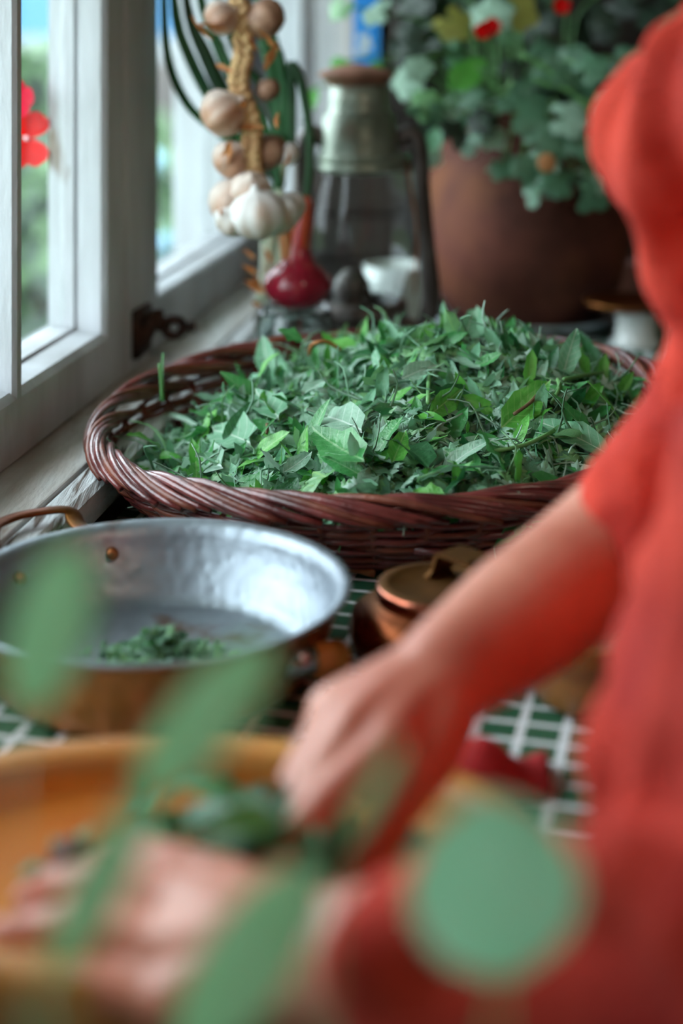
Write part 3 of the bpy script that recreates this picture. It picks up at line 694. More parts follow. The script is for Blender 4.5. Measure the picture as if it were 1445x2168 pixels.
# ------------------------------------------------------------------ lidded copper pot
QX, QY = 0.0690, 1.090
lp = thing('lidded_copper_pot', 'squat lidded copper pot with a strap handle, between pan and basket', 'pot', (QX, QY, 0))
mb = MB(); mb.lathe([(.001, .001), (.050, .001), (.060, .008), (.0645, .022), (.0615, .034), (.050, .0415), (.043, .044), (.040, .047), (.001, .047)], (QX, QY, 0), 64); mb.build('pot_body', M['copper'], lp)
mb = MB(); mb.lathe([(.0435, .0450), (.0445, .0455), (.0440, .0535), (.0425, .0550), (.034, .0560), (.033, .0550), (.001, .0560)], (QX, QY, 0), 64, mi=[1, 1, 1, 0, 0, 0]); ld = mb.build('pot_lid', [M['brasslid'], M['coppershine']], lp)
hx = QX+.022; hy = QY+.002
sp = [(hx-.018, hy+.010, .0560), (hx-.022, hy+.012, .0568), (hx-.017, hy+.012, .062), (hx-.0145, hy+.009, .0735), (hx-.0125, hy+.007, .0752), (hx+.007, hy-.009, .0735), (hx+.0095, hy-.0115, .0715), (hx+.010, hy-.013, .062), (hx+.010, hy-.013, .0562)]
mb = MB(); side = Vector((.62, .62, 0)).normalized()*.0125; th = .0013
for i in range(len(sp)-1):
    a, b_ = Vector(sp[i]), Vector(sp[i+1]); d = (b_-a).normalized(); nn = d.cross(side).normalized()*th
    mb.extrude([a-side-nn, a+side-nn, a+side+nn, a-side+nn], [b_-side-nn, b_+side-nn, b_+side+nn, b_-side+nn])
o = mb.build('lid_handle', M['brasslid'], lp, False, fix=True); sub(o, ld); o.matrix_parent_inverse = ld.matrix_parent_inverse.inverted() @ Matrix.Translation((0,0,0)) if False else Matrix.Identity(4)

# small wooden bowl behind the forearm
mb = MB(); c = (.165, 1.021, 0)
mb.lathe([(.001, .001), (.026, .001), (.034, .006), (.042, .022), (.046, .042), (.047, .052), (.044, .053), (.042, .048), (.037, .028), (.028, .014), (.001, .010)], c, 48)
tag(mb.build('wooden_bowl', M['woodhandle']), 'small brown wooden bowl half hidden behind the right forearm', 'bowl')

# ------------------------------------------------------------------ wooden chopping trough
KX, KY, KRX, KRY = -0.080, 0.748, 0.185, 0.116
def ering(rf, z, n=96, jit=0): return [(KX+(KRX-rf)*math.cos(2*math.pi*i/n), KY+(KRY-rf)*math.sin(2*math.pi*i/n), z+.0012*math.sin(6*math.pi*i/n+1)) for i in range(n)]
ringsT = [(.055, .001), (.030, .001), (.012, .012), (.002, .038), (0, .049), (.003, .0530), (.010, .0540), (.019, .0532), (.0225, .050), (.0235, .042), (.0255, .0345), (.031, .0325), (.09, .0320)]
mb = MB(); n = 96; vs = []; fs = []; ms = []
for rf, z in ringsT: vs += ering(rf, z)
for i in range(len(ringsT)-1):
    for j in range(n): fs.append((i*n+j, i*n+(j+1) % n, (i+1)*n+(j+1) % n, (i+1)*n+j)); ms.append(1 if 2 <= i <= 8 else 0)
vs += [(KX, KY, .0319), (KX, KY, .001)]; L_ = len(vs)
for j in range(n):
    fs.append(((len(ringsT)-1)*n+j, (len(ringsT)-1)*n+(j+1) % n, L_-2)); ms.append(0); fs.append(((j+1) % n, j, L_-1)); ms.append(0)
mb.v = vs; mb.f = fs; mb.m = ms
tag(mb.build('wooden_tray', [M['wood'], M['woodrim']], None), 'oval orange wooden chopping tray with a raised rim under the hands', 'tray')
# scraps of herb on the tray
acc = MB(); rr = random.Random(31)
def scrap(px, py, n, spread, zz=.0335):
    Y = (CZ-zz)*FPX/(py-HY); p = P(px, py, Y)
    for k in range(n):
        q = p+Vector((rr.gauss(0, spread), rr.gauss(0, spread*.8), rr.uniform(0, .004)))
        Mx = orient(q, Vector((rr.gauss(0, .5), rr.gauss(0, .5), 1)), rr.uniform(0, 6.28), 0, rr.uniform(.4, .8))
        s_ = small[rr.randrange(15)]; acc.add([Mx @ Vector(v) for v in s_.v], s_.f, rr.choice([0, 1, 2, 2, 3]))
for (px, py, n_, sp_) in ((490, 1650, 14, .004), (465, 1665, 6, .002), (170, 1645, 10, .003), (90, 1660, 6, .003), (540, 1710, 50, .009), (470, 1760, 26, .006), (760, 1790, 20, .006), (840, 1770, 16, .006), (425, 1660, 4, .002),
                         (330, 1740, 8, .005), (250, 1840, 40, .012), (130, 1860, 24, .008), (40, 1650, 8, .003), (620, 1800, 60, .014), (340, 1790, 40, .01), (300, 1700, 6, .004)): scrap(px, py, n_, sp_)
o = acc.build('herb_scraps', hmats, None); tag(o, 'scattered chopped herb scraps on the orange wooden tray', 'herbs', None, 'stuff')
# dark round nut near the fingertips
c = P(152, 1785, 0.742); mb = MB(); mb.ell((c.x, c.y, .0445), (.0125, .0125, .0125), 16, 10, lambda q, a, b_: 1+.05*math.cos(5*b_)*math.sin(a))
tag(mb.build('walnut', mat('walnut_shell', rgb(96, 48, 36), rgb(66, 34, 26), rough=.6, scale=60, bump=.6)), 'small dark brown round nut on the tray by the fingertips', 'nut')

# ------------------------------------------------------------------ garlic braid
gb = thing('garlic_braid', 'braid of dry garlic bulbs hanging in front of the far window', 'garlic', P(520, 250, 1.72))
bp = [P(508, -900, 1.72), P(507, -300, 1.72), P(505, 0, 1.72), P(516, 110, 1.72), P(505, 175, 1.72), P(532, 265, 1.715), P(530, 335, 1.71), P(542, 395, 1.71)]
cl = bez(bp[2:], 72)
for s_ in range(3):
    pts = []
    for i, p in enumerate(cl):
        a = i*.62+s_*2.094; pts.append(p+Vector((.0075*math.sin(a), .005*math.sin(2*a), 0)))
    mb = MB(); mb.tube(pts, .0058, 7); mb.build('plait_strand', M['straw'], gb)
mb = MB(); mb.tube([P(505, 5, 1.72), P(507, -300, 1.72), Vector((-.113, 1.72, 1.75))], .0025, 6); mb.build('twine', M['straw'], gb)
def garlic(c, r, axis, m, parent, seed=0):
    mb = MB(); rr_ = random.Random(seed); ph = rr_.uniform(0, 6.28)
    prof = [(.02, -.80), (.30, -.84), (.62, -.72), (.90, -.38), (1.0, -.02), (.93, .32), (.70, .60), (.44, .78), (.24, .88), (.16, .98), (.13, 1.08), (.04, 1.09)]
    mb.lathe([(a*r, b_*r) for a, b_ in prof], (0, 0, 0), 28, lambda a, i: 1+(.17 if 1 < i < 8 else .03)*(abs(math.cos(3.5*a+ph))**.7-.6))
    q = Vector((0, 0, 1)).rotation_difference(Vector(axis)).to_matrix().to_4x4()
    link('garlic_bulb', mb.mesh('garlic_bulb', m), parent, Matrix.Translation(c) @ q)
for k, (px, py, wpx, dy, ax, mm) in enumerate(((472, 240, 104, -.005, (.75, -.1, .55), 'garlic'), (492, 338, 88, .0, (.6, -.2, .7), 'garlic'), (566, 322, 84, .02, (-.5, .1, .8), 'garlicb'), (468, 38, 78, .0, (.8, 0, .5), 'garlic'),
        (560, 40, 92, .012, (-.7, .2, .6), 'garlicb'), (500, 430, 118, .004, (.45, -.1, .85), 'garlic'), (546, 452, 118, -.026, (-.1, -.3, 1), 'garlicw'), (494, 462, 84, -.012, (.5, -.3, .8), 'garlicw'), (592, 455, 88, -.01, (-.6, -.2, .8), 'garlicw'), (530, 400, 84, -.014, (.1, -.6, .7), 'garlic'), (614, 440, 72, .014, (-.8, .2, .5), 'garlicw'), (566, 190, 54, .015, (-.6, .3, .7), 'garlicb'), (612, 326, 50, .02, (-.9, .1, .1), 'garlicw'))):
    garlic(P(px, py, 1.715+dy), wpx*1.715/FPX/2, ax, M[mm], gb, k)
hs_ = leaf_shape(.04, .014, 0, .5, .6, 6, None, .1, 3).mesh('husk', M['husk'])
rr = random.Random(8)
for (px, py) in ((450, 85), (455, 135), (470, 60), (545, 110), (560, 150), (470, 355), (520, 390), (600, 350), (470, 440), (590, 240), (520, 215), (560, 270), (480, 470), (440, 60), (590, 110)):
    link('husk', hs_, gb, orient(P(px, py, 1.70), Vector((rr.gauss(0, 1), -1, rr.gauss(0, 1))), rr.uniform(0, 6.28), .3, rr.uniform(.5, 1)))

# ------------------------------------------------------------------ glass jar, red onion, spring onions
JX, JY = P(625, 650, 1.86).x, 1.86
mb = MB(); mb.lathe([(.001, .001), (.046, .001), (.050, .006), (.050, .096), (.045, .106), (.045, .110), (.0415, .110), (.0415, .104), (.046, .094), (.046, .008), (.042, .005), (.001, .005)], (JX, JY, 0), 48)
tag(mb.build('glass_jar', M['jar']), 'greenish glass jar standing behind the basket under the red onion', 'jar')
ro = thing('red_onion', 'glossy red onion with papery neck, sitting on the glass jar', 'onion', (JX+.002, JY, .107))
oc = P(630, 606, 1.86)
mb = MB(); mb.lathe([(.001, -.0275), (.014, -.027), (.029, -.0205), (.040, -.008), (.0425, .003), (.0395, .013), (.031, .022), (.0215, .030), (.0165, .040), (.0135, .052)], oc, 40, lambda a, i: 1+.012*math.cos(9*a)); mb.build('onion_bulb', M['onionred'], ro)
mb = MB(); mb.tube(bez([oc+Vector((0, 0, .026)), P(628, 540, 1.86), P(640, 480, 1.86), P(646, 440, 1.86), P(650, 415, 1.86)], 12), interp([.021, .0155, .0125, .0095, .005], 12), 12); mb.build('onion_neck', M['onionneck'], ro)
mb = MB(); mb.tube(bez([oc+Vector((-.008, 0, .026)), P(608, 530, 1.855), P(600, 480, 1.855), P(606, 440, 1.855)], 10), interp([.012, .009, .007, .003], 10), 8); mb.build('dry_leaf', M['husk'], ro)
mb = MB(); mb.tube(bez([P(646, 445, 1.86), P(656, 330, 1.862), P(650, 240, 1.865), P(636, 170, 1.865), P(622, 138, 1.865), P(616, 142, 1.866), P(618, 220, 1.87), P(620, 330, 1.87)], 24), interp([.005, .006, .006, .006, .005, .006, .006, .004], 24), 8); mb.build('onion_leaf', M['scalliondk'], ro)
so = thing('spring_onion_bunch', 'bunch of spring onions with long arching green leaves, by the red onion', 'onions', (P(560, 650, 1.87).x, 1.88, .108))
for (pts, r, mm, nm_) in (([(560, 640), (568, 560), (575, 480), (592, 380), (598, 320)], (.007, .007, .0075, .009, .009), 'scallionw', 'white_stem'),
        ([(548, 640), (560, 570), (560, 510)], (.006, .007, .006), 'scallionw', 'white_stem'), ([(585, 640), (590, 570), (600, 480), (590, 400)], (.006, .007, .007, .007), 'scallionw', 'white_stem'),
        ([(598, 330), (592, 260), (575, 150), (548, 40), (536, -150)], (.010, .0125, .010, .008, .001), 'scallion', 'onion_leaf'),
        ([(598, 330), (606, 240), (594, 140), (578, 80), (574, 30)], (.009, .011, .009, .007, .002), 'scallion', 'onion_leaf'),
        ([(590, 400), (585, 330), (590, 250), (600, 160)], (.007, .009, .008, .004), 'scallion', 'onion_leaf'),
        ([(560, 510), (548, 400), (520, 330), (475, 290), (400, 225), (357, 130), (347, 0), (350, -160)], (.006, .006, .006, .0065, .007, .007, .006, .001), 'scallion', 'onion_leaf'),
        ([(580, 420), (530, 330), (450, 215), (405, 130), (372, 30), (360, -170)], (.006, .0075, .009, .009, .008, .001), 'scallion', 'onion_leaf'),
        ([(585, 380), (530, 280), (470, 190), (432, 110), (400, 30), (372, -150)], (.006, .009, .012, .011, .008, .001), 'scalliondk', 'onion_leaf'),
        ([(592, 330), (540, 230), (490, 160), (455, 80), (425, 0), (400, -170)], (.006, .008, .010, .009, .007, .001), 'scallion', 'onion_leaf'),
        ([(596, 300), (560, 190), (520, 140), (480, 60), (430, -120)], (.006, .007, .007, .006, .001), 'scalliondk', 'onion_leaf')):
    n_ = 6*(len(pts)-1); mb = MB(); mb.tube(bez([P(a, b_, 1.885+.006*math.sin(a)) for a, b_ in pts], n_), [q*1.2 for q in interp(r, n_)], 8, flat=.7); mb.build(nm_, M[mm], so)
for k, (px, py) in enumerate(((540, 540), (548, 600), (545, 570), (560, 610), (575, 545), (552, 640))):
    link('husk', hs_, so, orient(P(px, py+10, 1.86), Vector((rr.gauss(0, .4), -1, rr.gauss(0, .4))), math.pi+rr.uniform(-.4, .4), .2, rr.uniform(.45, .75)))

# ------------------------------------------------------------------ hurricane lantern
LX, LY = P(764, 400, 2.0).x, 2.0
la = thing('hurricane_lantern', 'old galvanised hurricane lantern with a rusty cap, behind the herb heap', 'lantern', (LX, LY, 0))
def lz(y): return CZ-(y-HY)*2.0/FPX
mb = MB(); mb.lathe([(.001, .001), (.083, .001), (.090, .008), (.090, .018), (.086, .050), (.074, .066), (.040, .074), (.001, .075)], (LX, LY, 0), 48); mb.build('fount', M['darkmetal'], la)
mb = MB(); mb.lathe([(.030, .072), (.030, .085), (.024, .090), (.026, .105), (.022, .122), (.012, .134), (.002, .137)], (LX-.012, LY, 0), 24); mb.build('burner', M['burner'], la)
mb = MB(); mb.lathe([(.060, .073), (.062, .078), (.060, .094), (.052, .097)], (LX, LY, 0), 40); mb.build('globe_plate', M['burner'], la)
gpts = [(.046, lz(650)), (.054, lz(625)), (.064, lz(585)), (.069, lz(530)), (.0690, lz(490)), (.066, lz(440)), (.060, lz(390)), (.055, lz(352))]
mb = MB(); mb.lathe(gpts, (LX, LY, 0), 56); mb.build('glass_globe', M['globe'], la)
mb = MB(); mb.lathe([(.054, lz(362)), (.0595, lz(358)), (.0605, lz(350)), (.0575, lz(345)), (.0575, lz(340)), (.0605, lz(336)), (.0595, lz(328)), (.050, lz(324))], (LX, LY, 0), 48); mb.build('collar_ring', M['galv'], la)
mb = MB(); mb.lathe([(.053, lz(326)), (.050, lz(300)), (.0475, lz(244)), (.043, lz(240)), (.0415, lz(236)), (.0395, lz(218)), (.039, lz(182)), (.033, lz(178))], (LX-.003, LY, 0), 48); mb.build('chimney', M['galv'], la)
mb = MB(); mb.lathe([(.030, lz(190)), (.040, lz(172)), (.049, lz(160)), (.0495, lz(155)), (.044, lz(150)), (.025, lz(140)), (.008, lz(135)), (.001, lz(134))], (LX-.007, LY, 0), 48); mb.build('cap', M['rustcap'], la)
for k in range(8):
    a = 2*math.pi*k/8+.2; mb = MB(); p = Vector((LX-.003+.0405*math.cos(a), LY+.0405*math.sin(a), lz(238))); mb.ell(p, (.0035, .0035, .003), 8, 5); mb.build('vent_hole', M['iron'], la)
for sx in (1, -1):
    q = lambda r_, y: (LX+sx*r_, LY, lz(y))
    mb = MB(); mb.tube(bez([q(.046, 296), q(.066, 284), q(.076, 310), q(.079, 400), q(.084, 500), q(.091, 590), q(.092, 640), q(.084, 700), q(.078, 745)], 36), .0125, 12, flat=1); mb.build('side_tube', M['burner'], la)
mb = MB(); mb.tube(bez([(LX+.060, LY-.01, lz(335)), (LX+.066, LY-.012, lz(400)), (LX+.074, LY-.012, lz(500)), (LX+.070, LY-.01, lz(620))], 14), .0018, 6); mb.build('guard_wire', M['rivet'], la)
# folded white napkin standing behind the globe
mb = MB(); n = 10
c0 = P(842, 610, 2.13)
vs = []
for i in range(n+1):
    for j in range(n+1):
        u, v = i/n-.5, j/n-.5
        vs.append((c0.x+u*.085, c0.y+.02*math.sin(u*9)+.01*v, .115+v*.075*(1-.5*abs(u))+.10-.07+.004*math.sin(u*14+v*5)))
fs = [(i*(n+1)+j, (i+1)*(n+1)+j, (i+1)*(n+1)+j+1, i*(n+1)+j+1) for i in range(n) for j in range(n)]
mb.add(vs, fs); me = mb.mesh('paper_bag', M['white']); o = link('white_cup', me); bpy.data.objects.remove(o)
cx, cy = P(842, 620, 2.16).x, 2.16
mb = MB(); mb.lathe([(.001, .001), (.030, .001), (.034, .006), (.030, .012), (.034, .040), (.044, .085), (.050, .118), (.0475, .118), (.041, .085), (.031, .042), (.001, .030)], (cx, cy, 0), 40)
tag(mb.build('white_cup', M['white']), 'white ceramic cup half seen behind the lantern glass', 'cup')

# ------------------------------------------------------------------ plant in the brown pot
VX, VY = P(1112, 600, 2.36).x, 2.36
mb = MB(); mb.lathe([(.001, .002), (.150, .002), (.160, .008), (.176, .020), (.182, .024), (.181, .027), (.160, .013), (.150, .008), (.001, .008)], (VX-.01, VY-.01, 0), 64)
tag(mb.build('metal_tray', M['tray']), 'round silvery metal tray under the brown plant pot', 'tray')
pp = thing('potted_plant', 'trailing leafy houseplant in a big rusty brown round pot', 'plant', (VX, VY, .008))
mb = MB(); mb.lathe([(.001, .009), (.108, .009), (.122, .016), (.146, .060), (.160, .110), (.164, .155), (.158, .205), (.146, .250), (.136, .285), (.137, .310), (.145, .325), (.143, .331), (.134, .328), (.128, .305), (.126, .290), (.001, .290)], (VX, VY, 0), 72, lambda a, i: 1+.006*math.sin(3*a+i))
mb.build('plant_pot', M['potclay'], pp)
mb = MB(); mb.lathe([(.125, .295), (.09, .303), (.001, .306)], (VX, VY, 0), 32); mb.build('soil', M['soil'], pp)
rl = [lobed_shape(.030, 5, .06, .28, 26, .25, 2.7, k, True) for k in range(3)]+[lobed_shape(.030, 3, 0, .5, 26, .2, 2.3, 5, True), leaf_shape(.06, .034, .03, -.3, .3, 6, None, .08, 4)]
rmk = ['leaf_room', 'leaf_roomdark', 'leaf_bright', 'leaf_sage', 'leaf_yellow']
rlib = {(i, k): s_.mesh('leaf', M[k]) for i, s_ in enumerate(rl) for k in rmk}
rr = random.Random(77)
root = Vector((VX, VY, .31))
def petiole(p, lift=.05, r=.0018):
    mid_ = (p+root)/2+Vector((0, 0, lift)); st_ = Vector((VX+max(-.09, min(.09, (p.x-VX)*.5)), VY+max(-.09, min(.09, (p.y-VY)*.5)), .303))
    mb = MB(); mb.tube(bez([st_, mid_, p], 8), r, 5); mb.build('stem', M['stem'], pp)
def pleaf(px, py, Y, size, k, kind, stem=True):
    p = P(px, py, Y); s_ = size*Y/FPX/.06*1.15
    if kind == 4: s_ = size*Y/FPX/.06
    link('leaf', rlib[kind, k], pp, orient(p, Vector((rr.gauss(0, .35)-.15, -1, .55+rr.gauss(0, .3))), rr.uniform(0, 6.28), 0, s_))
    if stem: petiole(p)
for a in ((950, 190, 2.12, 110, 'leaf_bright', 4), (905, 225, 2.12, 80, 'leaf_bright', 1), (985, 205, 2.12, 70, 'leaf_room', 0), (925, 268, 2.14, 66, 'leaf_sage', 4), (882, 345, 2.12, 62, 'leaf_room', 0), (912, 328, 2.13, 56, 'leaf_sage', 0),
          (1195, 250, 2.1, 100, 'leaf_sage', 0), (1150, 305, 2.1, 105, 'leaf_room', 1), (1100, 235, 2.12, 120, 'leaf_room', 2), (1180, 300, 2.11, 90, 'leaf_room', 2), (1070, 345, 2.13, 72, 'leaf_room', 0), (1110, 350, 2.12, 60, 'leaf_room', 1), (1285, 225, 2.1, 70, 'leaf_sage', 1),
          (1232, 305, 2.1, 66, 'leaf_room', 0), (1140, 408, 2.1, 78, 'leaf_room', 3), (1190, 380, 2.09, 96, 'leaf_room', 0), (1262, 412, 2.09, 92, 'leaf_room', 3), (1228, 395, 2.1, 60, 'leaf_roomdark', 2),
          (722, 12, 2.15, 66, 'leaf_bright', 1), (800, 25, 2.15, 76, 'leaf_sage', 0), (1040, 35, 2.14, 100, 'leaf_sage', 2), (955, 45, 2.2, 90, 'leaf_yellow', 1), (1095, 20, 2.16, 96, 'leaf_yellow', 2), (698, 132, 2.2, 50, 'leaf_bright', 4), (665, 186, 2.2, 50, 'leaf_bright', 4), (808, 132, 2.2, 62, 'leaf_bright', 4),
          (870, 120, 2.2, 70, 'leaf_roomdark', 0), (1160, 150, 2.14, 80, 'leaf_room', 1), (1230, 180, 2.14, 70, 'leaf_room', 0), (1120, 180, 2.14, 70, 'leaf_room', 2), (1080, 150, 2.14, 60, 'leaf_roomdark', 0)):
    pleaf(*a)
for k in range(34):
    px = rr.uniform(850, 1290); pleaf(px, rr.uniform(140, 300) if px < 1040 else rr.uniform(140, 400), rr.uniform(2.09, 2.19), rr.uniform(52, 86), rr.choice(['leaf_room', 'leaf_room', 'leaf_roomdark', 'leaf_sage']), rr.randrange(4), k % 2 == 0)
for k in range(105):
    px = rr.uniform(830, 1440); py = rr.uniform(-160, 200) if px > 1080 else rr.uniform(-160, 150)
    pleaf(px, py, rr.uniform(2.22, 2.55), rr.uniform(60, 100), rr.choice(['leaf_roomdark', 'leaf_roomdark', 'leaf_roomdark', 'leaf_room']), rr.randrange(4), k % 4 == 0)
for pts in ([(1100, 110), (1180, 165), (1230, 215), (1250, 250)], [(1010, 140), (1040, 175), (1055, 205)], [(1130, 170), (1200, 190), (1260, 230)], [(1055, 205), (1075, 185), (1085, 170)]):
    mb = MB(); mb.tube(bez([P(a, b_, 2.13) for a, b_ in pts], 10), .0036, 6); mb.build('stem', M['stem'], pp)
p = P(1157, 345, 2.07); mb = MB(); mb.ell(p, (.013, .004, .014), 14, 8); mb.build('dry_leaf', M['husk'], pp)['label'] = 'round pale orange dry leaf'
for (px, py) in ((1040, 55), (1187, 12), (1020, 65)):
    p = P(px, py, 2.12)
    for k in range(5): link('petal', pm, pp, Matrix.Translation(p) @ Matrix.Rotation(math.pi/2, 4, 'X') @ Matrix.Rotation(k*1.257, 4, 'Z') @ Matrix.Rotation(.5, 4, 'X') @ Matrix.Scale(.42, 4))

# blue carton and the things at the right end of the table
c = P(776, 0, 2.53)
pk = thing('blue_carton', 'bright blue carton with a white mark, behind the lantern cap', 'box', (c.x, 2.53, .392))
mb = MB(); mb.box((c.x-.022, 2.53, .392), (c.x+.022, 2.59, .60)); mb.build('carton_body', M['blue'], pk, False, .002)
mb = MB()
for k in range(6): mb.ell((c.x-.004+.008*math.cos(k), 2.5295, .425+.014*math.sin(k*1.9)), (.006, .0008, .007), 8, 5)
mb.build('white_mark', M['white'], pk)
ck = thing('wooden_crate', 'small dark wooden crate behind the lantern carrying the blue carton', 'crate', (.13, 2.53, .2285))
def crate(r, x0, x1, y0, y1, z0, n, hh):
    for k in range(n):
        for ya, yb in ((y0, y0+.012), (y1-.012, y1)):
            mb = MB(); mb.box((x0, ya, z0+.003+k*hh), (x1, yb, z0+k*hh+hh-.003)); mb.build('slat', M['wooddark'], r, False, .002)
    for x in (x0+.001, x1-.013):
        mb = MB(); mb.box((x, y0+.012, z0), (x+.012, y1-.012, z0+n*hh)); mb.build('side_board', M['wooddark'], r, False, .002)
    mb = MB(); mb.box((x0, y0, z0+n*hh), (x1, y1, z0+n*hh+.003)); mb.build('lid', M['wooddark'], r, False)
crate(ck, .012, .118, 2.50, 2.63, .2285, 2, .080)
ck2 = thing('wooden_crate', 'wide dark slatted crate behind the lantern glass, under the smaller crate', 'crate', (.04, 2.53, 0))
crate(ck2, -.060, .112, 2.485, 2.645, 0, 3, .075)
c = P(1336, 690, 2.165)
mb = MB(); mb.lathe([(.001, .001), (.034, .001), (.036, .006), (.029, .012), (.027, .040), (.034, .052), (.032, .053), (.024, .040), (.001, .036)], (c.x+.006, 2.165, 0), 32)
wp = tag(mb.build('white_pot_stand', M['white']), 'small white ceramic stand at the right, beside the brown plant pot', 'stand')
mb = MB(); mb.lathe([(.001, .0535), (.045, .0535), (.062, .060), (.064, .066), (.060, .066), (.044, .058), (.001, .058)], (c.x-.004, 2.167, 0), 40)
tag(mb.build('copper_saucer', M['copper']), 'copper saucer lying on the white ceramic stand at the right', 'saucer')
c = P(1330, 580, 2.52); mb = MB(); mb.box((c.x-.045, 2.48, 0), (c.x+.03, 2.54, .056)); mb.box((c.x-.045, 2.48, .057), (c.x+.03, 2.54, .068))
tag(mb.build('pink_tin', M['pinktile'], None, False, .002), 'low dull pink tin at the right end of the table', 'tin')
mb = MB(); c = P(1378, 560, 2.42); mb.lathe([(.001, .001), (.02, .001), (.02, .12), (.009, .15), (.009, .21), (.011, .21), (.011, .22), (.001, .22)], (c.x+.01, 2.42, 0), 24)
tag(mb.build('glass_bottle', M['jar']), 'slim clear glass bottle at the right edge, beside the red sleeve', 'bottle')
cb = thing('dark_cupboard', 'tall dark wooden cupboard against the back wall behind the plant', 'cupboard', (.75, 2.9, -.75))
mb = MB(); mb.box((.10, 2.78, -.75), (1.5, 3.04, 1.5)); mb.build('cupboard_body', M['wooddark'], cb, False, .004)
for k in range(3):
    mb = MB(); x0 = .13+k*.46; mb.box((x0, 2.765, -.6), (x0+.42, 2.779, 1.4)); d_ = mb.build('door', M['wooddark'], cb, False, .004)
    mb = MB(); mb.ell((x0+.38, 2.755, .3), (.012, .012, .012), 12, 8); sub(mb.build('knob', M['iron'], cb), d_)

# ------------------------------------------------------------------ the woman cooking
def capsule(mb, pts, rad, n=14, flat=1.0, up=None):
    pts = [Vector(p) for p in pts]
    d0 = (pts[0]-pts[1]).normalized(); d1 = (pts[-1]-pts[-2]).normalized()
    P_ = []; R_ = []
    for q in (0.98, .8, .45): P_.append(pts[0]+d0*rad[0]*q*flat); R_.append(rad[0]*math.sqrt(1-q*q))
    P_ += pts; R_ += list(rad)
    for q in (.45, .8, 0.98): P_.append(pts[-1]+d1*rad[-1]*q*flat); R_.append(rad[-1]*math.sqrt(1-q*q))
    mb.tube(P_, R_, n, flat=flat, up=up)
def remeshed(name, mb, voxel, m, parent, smooth=4, disp=None):
    me = mb.mesh('tmp', m); o = bpy.data.objects.new('tmp', me); COL.objects.link(o)
    bm = bmesh.new(); bm.from_mesh(me); bmesh.ops.recalc_face_normals(bm, faces=bm.faces); bm.to_mesh(me); bm.free()
    r = o.modifiers.new('r', 'REMESH'); r.mode = 'VOXEL'; r.voxel_size = voxel
    s_ = o.modifiers.new('s', 'SMOOTH'); s_.factor = .5; s_.iterations = smooth
    dg = bpy.context.evaluated_depsgraph_get(); dg.update()
    m2 = bpy.data.meshes.new_from_object(o.evaluated_get(dg)); bpy.data.objects.remove(o)
    m2.name = name
    if not m2.materials: m2.materials.append(m)
    if disp:
        ns = [v.normal.copy() for v in m2.vertices]
        for v, n_ in zip(m2.vertices, ns): v.co += n_*disp(v.co)
    for p_ in m2.polygons: p_.use_smooth = True
    return link(name, m2, parent)
pe = thing('person', 'woman in a red knitted sweater with sleeves pushed up, chopping herbs with both hands', 'person', (.33, .63, -.75))
S_ = Vector((.27, .963, 0)); F_ = Vector((-.963, .27, 0))
body = MB()
# --- right arm (far): elbow, forearm, hand gripping the knife
RE = Vector((.207, .905, .190)); RW = P(935, 1432, .80); RK = P(742, 1528, .765)
capsule(body, bez([Vector((.218, .872, .375)), Vector((.235, .885, .28)), RE], 6), interp([.040, .034, .034], 6))
capsule(body, bez([RE, P(1255, 1185, .885), P(1100, 1310, .842), P(990, 1392, .812), RW], 10), interp([.036, .0375, .036, .030, .0275], 10), 18)
hdR = (RK-RW).normalized(); upR = Vector((-.20, -.10, .97)); upR = (upR-hdR*upR.dot(hdR)).normalized(); sdR = hdR.cross(upR)      # across the knuckles
if sdR.y < 0: sdR = -sdR                                                          # towards +Y = little finger side
def finger(base, d, curlaxis, lens, bends, r0):
    pts = [Vector(base)]; dd = Vector(d).normalized()
    for l, b_ in zip(lens, bends):
        dd = Quaternion(curlaxis, b_) @ dd; pts.append(pts[-1]+dd*l)
    q = bez(pts, 9); capsule(body, q, interp([r0*1.12, r0*1.02, r0*.95, r0*.80], 9), 12); return pts
# palm: four metacarpal chains and the thumb mound
kn = [RK+sdR*o_+hdR*f_+upR*u_ for o_, f_, u_ in ((-.032, .002, -.002), (-.011, .007, .003), (.010, .003, .001), (.029, -.006, -.006))]
for i, k_ in enumerate(kn): capsule(body, bez([RW+sdR*(-.012+.008*i)-hdR*.004, (RW+k_)/2+upR*.002, k_], 5), interp([.019, .0165, .0125], 5), 12)
capsule(body, bez([RW-sdR*.008, RW+hdR*.030-sdR*.026-upR*.012, RW+hdR*.052-sdR*.036-upR*.020], 5), interp([.019, .020, .0145], 5), 12)
ca = sdR if (Quaternion(sdR, .5) @ hdR).dot(upR) < 0 else -sdR      # axis that curls the fingers down
fR = [finger(kn[0], hdR-upR*.1, ca, (.044, .026, .021), (.15, .25, .2), .0098), finger(kn[1], hdR, ca, (.044, .028, .022), (.62, .85, .5), .0100),
      finger(kn[2], hdR, ca, (.041, .026, .021), (.72, .9, .5), .0094), finger(kn[3], hdR, ca, (.033, .021, .018), (.9, 1.0, .6), .0084)]
tb0 = RW+hdR*.050-sdR*.036-upR*.020
fR.append(finger(tb0, hdR*.88-sdR*.10-upR*.42, ca, (.036, .030), (.05, .15), .0118))
